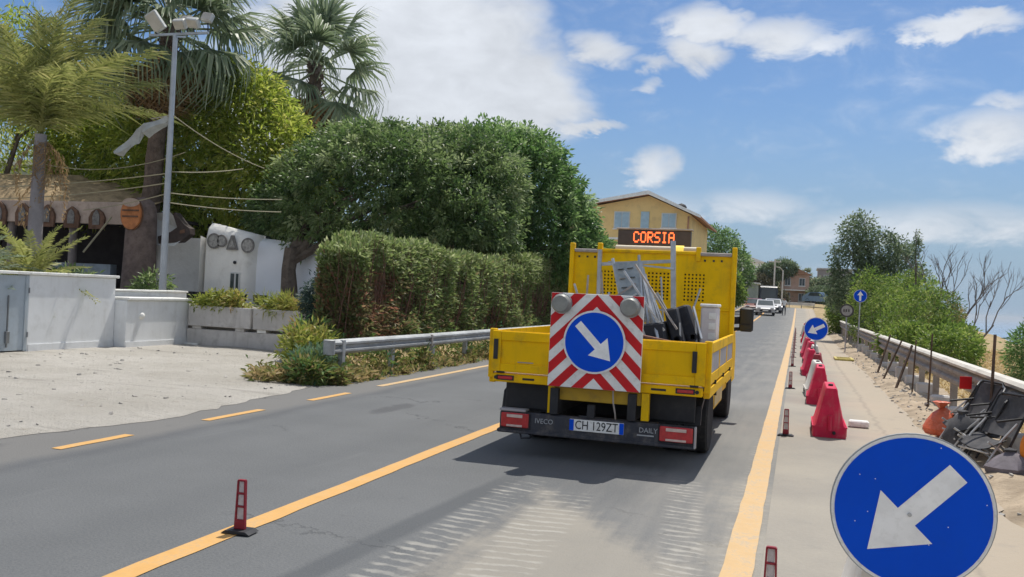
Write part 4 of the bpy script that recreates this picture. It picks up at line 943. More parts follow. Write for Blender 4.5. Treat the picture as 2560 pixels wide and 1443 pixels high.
# ================================================================ works truck
m_ty = M('truck_yellow_paint', (.84, .50, .003), .5, 0, .08, 1.6, .22, 5, .12, (.40, .25, .03), .6, streak=(.28, .18, .04), stamt=.5, bdist=.01)
m_ty2 = M('truck_yellow_inner', (.84, .52, .003), .55, 0, .1, 1.5, .08, 30, .12, (.42, .26, .03), .5, streak=(.32, .2, .04), stamt=.45)
m_blk = M('black_plastic', (.022, .023, .027), .6, 0, .25, 4, .1, 40, .35, (.07, .065, .06), .3)
m_rub = M('tyre_rubber', (.028, .028, .03), .85, 0, .2, 5, .3, 40, .2, (.10, .095, .085), .35)
m_rim = M('grey_steel_rim', (.42, .43, .45), .45, .6, .15, 4)
m_bum = M('dark_bumper_steel', (.035, .038, .05), .5, .2, .2, 3, .1, 30, .4, (.16, .145, .13), .6, streak=(.17, .15, .13), stamt=.6)
m_rail = M('dusty_grey_rail', (.40, .36, .33), .7, .2, .2, 3, .2, 30, .3, (.25, .2, .15), .5)
m_galv = M('galvanised_steel', (.42, .44, .46), .42, .7, .2, 5, .15, 30, .5, (.28, .28, .28), .4)
m_side = M('grey_side_panel', (.36, .35, .36), .6, .1, .15, 2, .1, 30, .3, (.25, .23, .2), .5)
m_red = M('red_reflective', (.58, .02, .025), .5, 0, .08, 6, .05, 60, .15, (.35, .05, .04), .3)
m_wht = M('white_reflective', (.80, .80, .77), .5, 0, .06, 6, .05, 60, .15, (.40, .36, .30), .4)
m_blue = M('blue_reflective', (.0, .075, .62), .5, 0, .05, 3, .04, 60, .12, (.005, .085, .55), .3)
m_lens = M('red_tail_lens', (.45, .02, .025), .2, 0, .15, 20, .1, 80, .6)
m_clear = M('clear_lamp_lens', (.62, .48, .42), .2, 0, .15, 20, .1, 80, .6)
m_lamp = M('grey_flash_lamp', (.24, .245, .225), .45, 0, .15, 9, .3, 60, .5, (.18, .18, .16), .4)
m_cream = M('cream_light_bar', (.60, .54, .42), .4, 0, .08, 4)
TX, TY = -1.84, 8.72
tr = thing('works_truck', 'yellow flatbed works truck carrying a red and white chevron arrow board', 'truck', (TX, TY, 0))
HW = 1.06
# bed
MB().bx(-HW + .02, HW - .02, .03, 3.2, .77, .81).build('bed_floor', m_rail, tr)
sill = MB().bx(-HW + .03, HW - .03, -.005, .06, .715, .80, .008).build('rear_sill', m_ty, tr)
for x in (-.90, .87):
    q = MB().bx(x - .075, x + .075, -.018, -.006, .745, .775, .004).build('marker_lamp', m_lens, sill)
    MB().bx(x - .09, x + .09, -.010, -.0055, .735, .785).build('marker_surround', m_blk, sill)
MB().bx(-.72, -.60, -.010, -.0055, .748, .768).build('sill_slot', m_blk, sill); MB().bx(.55, .69, -.010, -.0055, .748, .768).build('sill_slot', m_blk, sill)
MB().lathe([(.018, 0), (.018, .012), (.006, .016)], 10, (-.995, -.022, .76), 'y').lathe([(.018, 0), (.018, .012), (.006, .016)], 10, (.98, -.022, .76), 'y').build('sill_reflector', m_blk, sill)
tg = MB().bx(-HW + .01, HW - .01, .0, .028, .815, 1.225).build('tailgate', m_ty, tr)
fr = MB()
for x0, x1 in ((-1.045, -.955), (-.06, .06), (.955, 1.045)): fr.bx(x0, x1, -.022, -.001, .82, 1.222, .006)
fr.bx(-.954, -.061, -.02, -.001, 1.13, 1.22, .006).bx(.061, .954, -.02, -.001, 1.13, 1.22, .006).bx(-.954, -.061, -.02, -.001, .82, .90, .006).bx(.061, .954, -.02, -.001, .82, .90, .006)
fr.build('tailgate_frame', m_ty, tg)
for x in (-1.005, .945): MB().bx(x - .022, x + .022, -.034, -.0215, .94, 1.14, .004).build('latch_slot', m_blk, tg)
MB().bx(-.78, -.62, -.006, -.0005, .915, .925).build('maker_strip', m_rail, tg)
for x in (-.95, -.4, .35, .95): MB().tube([(x - .04, -.012, .815), (x + .04, -.012, .815)], .012, 8).build('hinge', m_blk, tg)
for s in (-1, 1):
    MB().bx(s * HW - .035, s * HW + .035, .03, .09, .75, 1.24, .006).build('corner_post', m_ty, tr)
    sb = MB().bx(s * (HW + .005) - .012, s * (HW + .005) + .012, .092, 3.18, .815, 1.22).build('side_board', m_ty, tr)
    q = MB(); xo = s * (HW + .017)
    q.bx(xo - .006, xo + .008, .1, 3.17, 1.12, 1.218, .004).bx(xo - .006, xo + .008, .1, 3.17, .82, .925, .004)
    for y in (.1, 1.08, 2.1, 3.09): q.bx(xo - .006, xo + .008, y, y + .08, .926, 1.119)
    q.build('side_frame', m_ty, sb)
    for y0, y1 in ((.2, 1.06), (1.18, 2.08), (2.2, 3.07)):
        MB().bx(xo - .003, xo + .004, y0, y1, .93, 1.115).build('side_inset', m_side, sb)
    for y in (.6, 1.6, 2.6): MB().bar((xo, y, .80), (xo, y, .84), .05, .03).build('side_hinge', m_blk, sb)
    MB().bx(s * HW - .03, s * HW + .03, .06, 3.2, .70, .80, .006).build('side_rail', m_ty, tr)
# bulkhead with real perforations
BY = 3.2; bh = MB()
RG = [(-.72, -.44), (-.05, .25), (.42, .70)]; Z0, Z1 = 1.60, 1.97
xs = [-HW + .03] + [v for r in RG for v in r] + [HW - .03]
bh.bx(-HW + .03, HW - .03, BY, BY + .02, .81, Z0).bx(-HW + .03, HW - .03, BY, BY + .02, Z1, 2.20)
for a, b_ in ((xs[0], xs[1]), (xs[2], xs[3]), (xs[4], xs[5]), (xs[6], xs[7])): bh.bx(a, b_, BY, BY + .02, Z0, Z1)
bulk = bh.build('bulkhead', m_ty2, tr)
for a, b_ in RG:
    g = MB(); nx, nz = 6, 8
    for i in range(nx + 1):
        x = a + (b_ - a) * i / nx; g.bx(x - .012, x + .012, BY + .001, BY + .012, Z0, Z1)
    for j in range(nz + 1):
        z = Z0 + (Z1 - Z0) * j / nz; g.bx(a, b_, BY + .003, BY + .014, z - .012, z + .012)
    g.build('perforated_grille', m_ty2, bulk)
MB().bx(-HW + .02, HW - .02, BY - .02, BY - .001, 1.5, 1.525, .004).bx(-HW + .02, HW - .02, BY - .02, BY - .001, 1.16, 1.185, .004).build('stiffener', m_ty2, bulk)
for x0, x1 in ((-1.02, -.70), (.62, 1.02)):
    q = MB().bx(x0, x1, BY - .04, BY + .05, 2.19, 2.235, .008).build('top_rail', m_rail, bulk)
    MB().bx(x0 + .05, x0 + .075, BY - .006, BY - .001, 2.12, 2.145).bx(x0 + .16, x0 + .185, BY - .006, BY - .001, 2.12, 2.145).bx(x0 + .26, x0 + .285, BY - .006, BY - .001, 2.12, 2.145).build('bolt_hole', m_blk, bulk)
MB().bx(-.66, .58, BY - .03, BY + .02, 2.201, 2.245, .008).build('upper_rail', m_ty, bulk)
for x, z in ((-1.05, 2.31), (1.05, 2.31), (-.68, 2.32), (.60, 2.30)):
    MB().bx(x - .03, x + .03, BY - .045, BY + .045, .82 if abs(x) > 1 else 2.12, z, .008).build('bulkhead_post', m_ty, bulk)
# light bar and message board
lb = MB().tube([(-.52, BY + .25, 2.27), (.57, BY + .25, 2.27)], .045, 12).build('light_bar', m_cream, tr, True)
MB().tube([(.22, BY + .25, 2.275), (.38, BY + .25, 2.275)], .055, 12).build('amber_beacon', M('amber_beacon', (.85, .62, .08), .3, 0, .1, 10, emit=((1, .75, .15), .5)), lb, True)
MB().bar((-.4, BY + .25, 2.1), (-.4, BY + .25, 2.26), .03).bar((.45, BY + .25, 2.1), (.45, BY + .25, 2.26), .03).build('bar_mount', m_blk, lb)
led = MB().bx(-.56, .43, BY + .55, BY + .65, 2.335, 2.545, .006).build('message_board', M('led_panel_grey', (.075, .062, .058), .5, 0, .15, 8), tr)
MB().bx(-.58, .45, BY + .53, BY + .66, 2.548, 2.572, .004).build('board_hood', m_rail, led)
MB().bar((-.45, BY + .6, 2.12), (-.45, BY + .6, 2.335), .04).bar((.32, BY + .6, 2.12), (.32, BY + .6, 2.335), .04).build('board_leg', m_blk, led)
F5 = {'C': ['01110', '10001', '10000', '10000', '10000', '10001', '01110'], 'O': ['01110', '10001', '10001', '10001', '10001', '10001', '01110'], 'R': ['11110', '10001', '10001', '11110', '10100', '10010', '10001'],
      'S': ['01111', '10000', '10000', '01110', '00001', '00001', '11110'], 'I': ['01110', '00100', '00100', '00100', '00100', '00100', '01110'], 'A': ['01110', '10001', '10001', '11111', '10001', '10001', '10001']}
m_led = M('orange_led', (.8, .1, .03), .4, 0, .05, 10, 0, emit=((1.0, .16, .04), 1.6))
px = .0185
for i, ch in enumerate('CORSIA'):
    q = MB(); x0 = -.345 + i * px * 5.15
    for r_ in range(7):
        for c_ in range(5):
            if F5[ch][r_][c_] == '1':
                q.bx(x0 + c_ * px * .86, x0 + c_ * px * .86 + px * .80, BY + .542, BY + .5495, 2.375 + (6 - r_) * px * 1.15, 2.375 + (6 - r_) * px * 1.15 + px * 1.08)
    q.build('led_letter', m_led, led)
# cab
cab = MB(); sec = [(-.94, .45), (-.97, 1.0), (-.95, 1.35), (-.84, 2.0), (-.74, 2.14), (.74, 2.14), (.84, 2.0), (.95, 1.35), (.97, 1.0), (.94, .45)]
cab.prism(sec, BY + .18, BY + 1.35); fro = [(p[0] * .97, p[1] if p[1] < 1.2 else p[1]) for p in sec]
cb = cab.build('cab', m_ty, tr, True)
MB().prismx([(BY + 1.351, .45), (BY + 2.65, .45), (BY + 2.68, .95), (BY + 2.35, 1.25), (BY + 1.351, 1.32)], -.95, .95).build('bonnet', m_ty, cb)
MB().prismx([(BY + 1.351, 1.325), (BY + 2.3, 1.27), (BY + 1.6, 2.06), (BY + 1.351, 2.12)], -.80, .80).build('windscreen', m_glass, cb)
MB().bx(-.8, .8, BY + .15, BY + .179, 1.3, 2.1, .01).build('cab_rear_panel', m_blk, cb)
for s in (-1, 1):
    dr = MB().prismx([(BY + .45, .55), (BY + 1.34, .55), (BY + 1.34, 1.3), (BY + .45, 1.3)], s * .972, s * .982).build('door', m_ty, tr)
    MB().prismx([(BY + .5, 1.36), (BY + 1.3, 1.36), (BY + 1.2, 1.9), (BY + .55, 1.95)], s * .935, s * .965).build('door_window', m_glass, dr)
    MB().bar((s * .99, BY + .55, 1.2), (s * .99, BY + .7, 1.2), .03).build('door_handle', m_blk, dr)
    mr = MB().box((s * 1.16, BY + 1.35, 1.39), (.19, .11, .34), None, .05).build('side_mirror', m_blk, tr, True)
    MB().box((s * 1.16, BY + 1.293, 1.43), (.155, .004, .19)).build('mirror_glass', M('mirror_glass', (.03, .035, .035), .15, 0, .05, 2, 0), mr)
    MB().box((s * 1.16, BY + 1.293, 1.28), (.155, .004, .07)).build('blind_spot_glass', M('mirror_glass', (.5, .55, .58), .05, 1, .05, 2, 0), mr)
    MB().bar((s * .94, BY + 1.36, 1.36), (s * 1.1, BY + 1.36, 1.38), .07, .10).bar((s * .94, BY + 1.36, 1.24), (s * 1.12, BY + 1.36, 1.26), .05).build('mirror_arm', m_blk, mr)
    MB().bx(s * .55, s * .9, BY + 2.62, BY + 2.7, .75, .95, .02).build('headlamp', m_wht, cb)
# chassis, guards, wheels
MB().bx(-.42, -.34, -.05, 5.4, .45, .70).bx(.34, .42, -.05, 5.4, .45, .70).build('chassis_rail', m_blk, tr)
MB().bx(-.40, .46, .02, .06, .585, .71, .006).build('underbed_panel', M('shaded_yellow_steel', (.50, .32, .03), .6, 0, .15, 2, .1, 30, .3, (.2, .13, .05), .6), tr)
for x in (-.42, .50): MB().bx(x - .035, x + .035, .0, .065, .45, .71).build('panel_leg', m_ty2, tr)
MB().tube([(-.6, 1.35, .38), (.6, 1.35, .38)], .11, 10).build('rear_axle', m_blk, tr)
for s in (-1, 1):
    gd = MB().prismx([(.25, .42), (.30, .60), (.55, .69), (1.9, .69), (2.0, .60), (2.0, .55), (1.88, .64), (.6, .64), (.35, .56), (.30, .42)], s * .50, s * 1.0).build('mudguard', m_blk, tr)
    MB().bx(min(s * .44, s * .95), max(s * .44, s * .95), .20, .235, .445, .70, .01).build('mud_flap', m_blk, tr)
    wr = MB().lathe([(.20, -.11), (.33, -.12), (.355, -.10), (.36, -.05), (.36, .05), (.355, .10), (.33, .12), (.20, .11)], 28, (s * .88, 1.32, .36), 'x').lathe([(.20, -.11), (.33, -.12), (.36, -.09), (.36, .09), (.33, .12), (.20, .11)], 28, (s * .62, 1.32, .36), 'x').build('rear_wheel', m_rub, tr, True)
    MB().lathe([(.205, -.09), (.205, .09), (.16, .06 * s), (.07, .02 * s), (.07, .09 * s), (.001, .10 * s)], 20, (s * .88, 1.32, .36), 'x').build('rim', m_rim, wr)
    wf = MB().lathe([(.20, -.11), (.33, -.12), (.355, -.10), (.36, -.05), (.36, .05), (.355, .10), (.33, .12), (.20, .11)], 28, (s * .85, 4.62, .36), 'x').build('front_wheel', m_rub, tr, True)
    MB().lathe([(.205, -.09), (.205, .09), (.16, .08 * s), (.001, .07 * s)], 20, (s * .85, 4.62, .36), 'x').build('rim', m_rim, wf)
    bx_ = MB().bx(s * .83 - .13, s * .83 + .13, 2.05, 3.3, .36, .66, .012).build('side_locker', m_ty, tr)
    MB().bx(s * .965 - .006, s * .965 + .006, 2.15, 3.2, .40, .62, .006).build('locker_door', M('pale_yellow_panel', (.60, .47, .22), .5, 0, .1, 2), bx_)
    MB().bx(s * .83 - .02, s * .83 + .02, 1.85, 1.95, .5, .71).build('locker_bracket', m_ty2, bx_)
# rear bumper, lamps, plate, lettering
bp = MB().bx(-.93, .99, -.03, .05, .245, .435, .012).bx(-.95, .99, -.045, .06, .225, .262, .01).build('rear_bumper', m_bum, tr)
MB().bx(-.93, -.66, -.05, .08, .437, .462, .006).build('step_plate', m_side, bp)
for x0, x1 in ((-.905, -.625), (.655, .965)):
    lh = MB().bx(x0, x1, -.065, -.031, .285, .425, .012).build('tail_lamp', m_lens, tr)
    MB().bx(x0 + .06, x1 - .06, -.071, -.0655, .382, .412, .002).build('indicator_strip', m_clear, lh)
    MB().bx(x0 + .06, x1 - .06, -.071, -.0655, .292, .312, .002).build('reversing_strip', m_clear, lh)
    MB().bx(x0 - .012, x1 + .012, -.045, -.0305, .272, .436, .004).build('lamp_housing', m_blk, lh)
MB().bx(.975, .992, -.06, .0, .24, .44, .004).build('bumper_end_strip', m_side, bp)
pl = MB().bx(-.215, .315, -.046, -.031, .305, .415, .003).build('number_plate', m_wht, tr)
MB().bx(-.215, -.172, -.0485, -.0465, .307, .413).build('plate_band', m_blue, pl); MB().bx(.272, .315, -.0485, -.0465, .307, .413).build('plate_band', m_blue, pl)
m_ink = M('plate_black', (.015, .015, .018), .5, 0, .1, 10, 0)
text_part('plate_lettering', 'CH 129ZT', .118, m_ink, pl, (.05, -.0485, .36), .80, .001)
m_let = M('silver_lettering', (.38, .40, .42), .4, .3, .1, 10, 0)
text_part('maker_lettering', 'IVECO', .068, m_let, bp, (-.475, -.032, .362), .95)
text_part('model_lettering', 'DAILY', .068, m_let, bp, (.545, -.032, .365), .95)
MB().bx(.44, .60, -.033, -.0305, .312, .324).build('lettering_bar', m_let, bp)
MB().tube([(-.72, .0, .225), (-.70, -.02, .18), (-.62, -.01, .19), (-.58, .02, .225)], .012, 5).build('tow_hook', m_blk, bp)
MB().tube([(-.02, -.02, .47), (-.02, .05, .47)], .04, 10).bx(-.05, .02, -.03, .03, .44, .56).build('tow_coupling', m_blk, tr)
MB().tube([(.19, -.02, .72), (.20, -.03, .6), (.22, -.02, .5), (.22, .02, .44)], .008, 5).build('cable', m_rail, tr)
# chevron arrow board hung on the tailgate
wb = MB().bx(-.45, .45, -.118, -.10, .725, 1.628, .004).build('warning_board', m_wht, tr)
wb.location = (.015, 0, 0)
MB().bar((-.3, -.075, .8), (-.3, -.075, 1.5), .04).bar((.3, -.075, .8), (.3, -.075, 1.5), .04).build('board_batten', m_galv, wb)
def clip(poly, f):
    out = []
    for i, p in enumerate(poly):
        q = poly[(i + 1) % len(poly)]; a, c_ = f(p), f(q)
        if a >= 0: out.append(p)
        if a * c_ < 0: t_ = a / (a - c_); out.append((p[0] + (q[0] - p[0]) * t_, p[1] + (q[1] - p[1]) * t_))
    return out
PER, RW, SL = .1925 * 1.18, .1925 * .60, 1.0
for k in range(-2, 7):
    top = .898 - k * PER
    for s in (-1, 1):
        poly = [(0, 0), (.447, 0), (.447, .9), (0, .9)]
        poly = clip(poly, lambda p: top - SL * p[0] - p[1]); poly = clip(poly, lambda p: p[1] - (top - RW - SL * p[0])) if poly else poly
        if len(poly) >= 3: MB().prism([(s * p[0], p[1]) for p in poly], -.1205, -.1185, (0, 0, .7265)).build('chevron_stripe', m_red, wb)
for x, z in ((-.335, 1.525), (.325, 1.52)):
    lp = MB().lathe([(.001, -.05), (.075, -.045), (.09, -.025), (.092, .0), (.092, .055)], 14, (x, -.18, z), 'y').build('flash_lamp', m_lamp, wb, True)
    MB().lathe([(.1, -.02), (.1, 0)], 14, (x, -.135, z), 'y').build('lamp_ring', m_galv, wb)
CZ = 1.172
dk = MB().lathe([(.301, 0), (.301, .014)], 48, (-.005, -.146, CZ), 'y').build('arrow_disc', m_wht, tr, False, (.015, 0, 0))
MB().lathe([(.282, 0), (.282, .003)], 48, (-.005, -.1495, CZ), 'y').build('blue_face', m_blue, dk)
def arrow_poly(L1=.215, hw=.036, head=.125, hl=.175):
    """arrow pointing +x, centred"""
    return [(-L1, -hw), (L1 - hl, -hw), (L1 - hl - .0, -head), (L1, 0), (L1 - hl, head), (L1 - hl, hw), (-L1, hw)]
def rot2(poly, a): c_, s_ = math.cos(a), math.sin(a); return [(p[0] * c_ - p[1] * s_, p[0] * s_ + p[1] * c_) for p in poly]
def prism_nc(poly, y0, y1, o, name, mat, parent):
    """arrow outline split into shaft and head so that every cap is convex"""
    b = MB(); b.prism([poly[0], poly[1], poly[5], poly[6]], y0, y1, o); b.prism([poly[2], poly[3], poly[4]], y0 , y1, o); return b.build(name, mat, parent)
m_arw = M('grey_white_reflective', (.87, .87, .85), .5, 0, .07, 10, .05, 60, .15, (.66, .66, .62), .4)
prism_nc(rot2(arrow_poly(.235, .038, .125, .18), R(-46)), -.1525, -.1500, (-.005, 0, CZ), 'arrow', m_arw, dk)

# ---------------- load on the flatbed
BZ = .812
ts = thing('steel_trestle', 'tall grey square tube trestle standing in truck bed', 'trestle', (TX + .45, 10.9, BZ))
MB().bar((.03, .0, 0), (-.06, .1, 1.50), .055).build('upright', m_galv, ts)
MB().bar((-.95, .25, 0), (-.98, .3, 1.38), .045).build('upright', m_galv, ts)
MB().bar((-.05, .1, 1.26), (-.97, .3, 1.20), .04).build('crossbar', m_galv, ts)
MB().bar((.02, .02, .5), (-.96, .27, .45), .03).build('crossbar', m_galv, ts)
m_plate = M('scuffed_sign_back', (.30, .34, .36), .5, .5, .2, 6, .2, 30, .4, (.42, .44, .40), .5)
rnd = random.Random(12)
labs = ['folded galvanised sign stand at the left of the heap in truck bed', 'second folded sign stand from left in the truck bed heap', 'middle folded sign stand in truck bed heap', 'folded sign stand leaning right in truck bed heap', 'bluish folded sign stand at the right of the heap', 'lowest folded sign stand under the trestle', 'crossed thin sign stand above the rubber bases', 'short upright sign stand behind the left trestle leg']
for k in range(8):
    s = thing('folded_sign_stand', labs[k], 'sign stand', (TX + .05 + .075 * k if k < 6 else TX + (.62, -.25)[k - 6], 10.35 + .1 * k, BZ), 0, 'folded sign stands in the truck bed')
    lean = .30 + .035 * k if k < 6 else (.55, -.2)[k - 6]; top = 1.25 - .07 * k; W_ = .30 - .03 * k
    A = Vector((-lean, .25, top)); Bv = Vector((0.06, 0, .02)); dxx = Vector((W_, .03, .05))
    for o_ in (Vector((0, 0, 0)), dxx):
        MB().bar(Bv + o_ * .4, A + o_, .022 + .004 * (k % 2), .03).build('leg', m_galv, s)
    for t_ in (.3, .46, .62, .78, .93):
        MB().bar(Bv.lerp(A, t_) + dxx * (.0 + .4 * (1 - t_) * 0), Bv.lerp(A, t_) + dxx * (.4 + .6 * t_), .02).build('rung', m_galv, s)
    if k == 0: MB().add([Bv.lerp(A, .35) + Vector((0, -.02, 0)), Bv.lerp(A, .45) + dxx * .6 + Vector((0, -.02, 0)), A * .95 + dxx + Vector((0, -.02, 0)), A * .95 + Vector((0, -.02, 0)),
                          Bv.lerp(A, .35) + Vector((0, -.01, 0)), Bv.lerp(A, .35) + dxx * .6 + Vector((0, -.01, 0)), A * .95 + dxx + Vector((0, -.01, 0)), A * .95 + Vector((0, -.01, 0))], [(0, 1, 2, 3), (4, 5, 6, 7), (0, 1, 5, 4), (1, 2, 6, 5), (2, 3, 7, 6), (3, 0, 4, 7)]).build('back_plate', m_plate, s)
    if k == 0:
        for r_ in range(5):
            for c_ in range(2):
                p0 = Bv.lerp(A, .55 + .085 * r_) + dxx * (.12 + .36 * c_) + Vector((0, -.026, 0)); MB().bar(p0, p0 + dxx * .22, .045, .006).build('dark_mark', m_blk if (r_ + c_) % 3 else m_rail, s)
for k in range(12):
    x = -.40 + .075 * k; l2 = rnd.uniform(-.3, .3)
    s = MB().bar((0, 0, 0), (l2 * 1.3, .2, rnd.uniform(.8, 1.15) if k < 5 else rnd.uniform(.95, 1.25)), .018)
    o = s.build('steel_rod', m_galv if k % 3 else m_rail, None, False, (TX + x, 9.9 + .12 * k, BZ)); tag(o, '%s thin steel rod from the left among the rods in truck bed' % ['first', 'second', 'third', 'fourth', 'fifth', 'sixth', 'seventh', 'eighth', 'ninth', 'tenth', 'eleventh', 'twelfth'][k], 'rod', 'steel rods in the truck bed')
m_base = M('black_rubber_base', (.035, .037, .045), .75, 0, .2, 5, .3, 30, .25, (.09, .085, .08), .4)
for k, (x, y, ln, hh, lab) in enumerate(((.62, 9.95, .10, .70, 'black rubber base slab nearest the white crate in truck bed'), (.76, 10.2, .14, .74, 'tall black rubber base slab leaning beside the white crate'), (.36, 9.8, .05, .52, 'black rubber base slab with a pale oval hole'), (.08, 9.6, .02, .42, 'low black rubber base slab behind the chevron board'))):
    s = thing('rubber_base', lab, 'base', (TX + x, y, BZ), 0, 'rubber bases in the truck bed')
    MB().box((-ln / 2 + .05, .2, hh / 2 + .02), (.13 if k < 2 else .30, .42, hh), Euler((0, -math.atan(ln * 2 / hh), 0)), .02).build('slab', m_base, s)
    MB().lathe([(.05, 0), (.05, .01), (.03, .01), (.03, 0)], 14, (0, -.025, hh * .55), 'y').build('handle_ring', m_wht if k == 2 else m_base, s)
    MB().bar((.07, -.02, .05), (.02, 0.0, hh * .8), .018).build('edge_bar', m_galv, s)
s = thing('white_crate', 'white plastic crate with slotted side in the truck bed corner', 'crate', (TX + .92, 10.4, BZ))
MB().bx(-.09, .08, -.18, .25, 0, .74, .015).build('crate_body', M('white_plastic', (.66, .62, .62), .6, 0, .08, 4), s)
MB().bx(-.10, .09, -.195, .265, .742, .775, .008).build('crate_lid', m_wht, s)
for k in range(6): MB().bx(.0, .075, -.187, -.1805, .06 + .11 * k, .13 + .11 * k).build('slot_rib', m_wht, s)
for k, (a, b_, w_, lab) in enumerate((((-.62, 10.2, 1.25), (.05, 10.5, 1.78), .02, 'long grey bar slanting up across the heap to the right'), ((-.55, 10.0, 1.2), (.1, 10.3, 1.66), .016, 'lower grey bar slanting across the heap'), ((-.30, 10.6, 2.02), (.42, 10.9, 1.98), .03, 'level grey bar lying on top of the sign stands'), ((.12, 10.0, 1.98), (.62, 9.9, 1.3), .02, 'bluish bar sliding down to the rubber bases'), ((.02, 9.9, 1.9), (.5, 9.8, 1.28), .018, 'thin bright bar beside the bluish bar'), ((.2, 10.1, 1.85), (.44, 9.75, 1.2), .03, 'flat grey strip above the low chest'), ((.1, 9.8, 1.62), (.3, 9.7, 1.22), .05, 'short wide steel plate above the low chest'), ((.78, 9.9, 1.55), (.9, 9.7, 1.22), .02, 'short bar beside the white crate'))):
    A_, B_ = Vector(a), Vector(b_); B_.x += TX; A_.x += TX
    o = MB().bar((0, 0, 0), B_ - A_, w_, .02).build('steel_bar', m_galv if k % 3 else m_rail, None, False, A_); tag(o, lab, 'bar', 'loose steel bars in the truck bed')
o = MB().tube([(0, 0, 0), (.62, .12, -.10)], .022, 8).build('rusty_pipe', M('rusty_pipe', (.20, .10, .07), .8, 0, .3, 8), None, True, (TX + .02, 9.35, 1.27)); tag(o, 'brown rusty pipe lying across the tailgate end of the load', 'pipe')
o = MB().bx(-.6, .62, -.25, .3, 0, .36, .03).build('tool_chest', m_base, None, False, (TX + .35, 9.25, BZ)); tag(o, 'low dark chest under the heap in the truck bed', 'chest')

# ================================================================ guardrails
m_zinc = M('weathered_zinc', (.36, .375, .38), .6, .3, .2, 2.5, .2, 20, .4, (.28, .27, .25), .5)
m_zincb = M('dirty_brown_zinc', (.33, .30, .27), .65, .3, .25, 1.6, .3, 20, .3, (.20, .15, .11), .65)
m_capr = M('pale_top_rail', (.58, .55, .49), .7, .1, .15, 2, .3, 20, .3, (.40, .34, .27), .5)
WP = [(0, 0), (.045, .03), (.075, .06), (.075, .10), (.02, .135), (.02, .175), (.075, .21), (.075, .25), (.045, .28), (0, .31)]
def wbeam(face, y0, y1, z0, hh=1.0, curl=0.0):
    b = MB(); n = len(WP); out = [(face * p[0], p[1] * hh) for p in WP]; inn = [(face * (p[0] - .006), p[1] * hh) for p in reversed(WP)]
    ring = out + inn; vs = []
    for y in (y0, y1): vs += [(x + (curl if y == y0 else 0), y, zr(y) + z0 + z) for x, z in ring]
    m = len(ring); fs = [(i, (i + 1) % m, m + (i + 1) % m, m + i) for i in range(m)]
    for k in (0, m):
        for i in range(n - 1): fs.append((k + i, k + i + 1, k + m - 2 - i, k + m - 1 - i))
    return b.add(vs, fs)
gl = thing('left_guardrail', 'dented silver guardrail in front of the long hedge', 'guardrail', (-7.05, 0, 0))
y = 13.25
for k in range(6):
    wbeam(1, y, y + 3.92, .46, .80, -.10 if k == 0 else 0).build('beam', m_zinc, gl)
    for yy in (y + .35, y + 2.3): MB().bx(-.10, -.01, yy - .05, yy + .05, -.2, .70, .006).build('post', m_zinc, gl)
    MB().bx(.0, .085, y + 3.90, y + 3.96, .47, .69, .004).build('splice', m_zincb, gl)
    y += 3.92
MB().lathe([(.08, -.125), (.095, -.115), (.095, .115), (.08, .125)], 14, (-.10, 13.25, .585)).build('rounded_end', m_zinc, gl, True)
gr = thing('right_guardrail', 'long dusty guardrail with pale top rail on the works side', 'guardrail', (2.42, 0, 0))
y = 2.0; k = 0
while y < 57:
    L = 4.0
    wbeam(-1, y, y + L - .02, .49, 1.0).build('beam', m_zincb, gr)
    v0, v1 = zr(y), zr(y + L)
    MB().add([(px_, yy, zz + z_) for yy, z_ in ((y, v0), (y + L - .01, v1)) for px_, zz in ((-.09, .812), (.09, .812), (.10, .85), (.06, .885), (-.06, .885), (-.10, .85))], [(0, 1, 7, 6), (1, 2, 8, 7), (2, 3, 9, 8), (3, 4, 10, 9), (4, 5, 11, 10), (5, 0, 6, 11), (0, 1, 2, 3, 4, 5), (6, 7, 8, 9, 10, 11)]).build('top_rail', m_capr, gr)
    for yy in (y + .4, y + 2.4):
        MB().bx(.0, .10, yy - .06, yy + .06, zr(yy) - .1, zr(yy) + .81, .006).build('post', m_zincb, gr)
    if y < 40:
        for yy in (y + 1.4, y + 3.4): MB().bx(-.16, .16, yy - .12, yy + .12, -.05, .20 + .06 * ((k * 7) % 3), .03).build('footing_block', m_conc, gr)
    y += L; k += 1
MB().box((-.19, 13.85, .68), (.17, .012, .17), Euler((0, 0, R(20))), .004).build('red_reflector', m_red, gr); MB().bar((-.08, 13.93, .68), (-.17, 13.88, .68), .02).build('reflector_bracket', m_zincb, gr)
ge = thing('bend_guardrail', 'low pale guardrail crossing behind the road end', 'guardrail', (-2.5, 118.6, zr(118)))
for k in range(3): MB().bx(-4.5 + 3 * k, -1.55 + 3 * k, 0, .08, .35, .72, .01).build('beam', m_capr, ge)
for k in range(7): MB().bx(-4.4 + 1.45 * k, -4.3 + 1.45 * k, .08, .18, -.3, .7).build('post', m_zincb, ge)

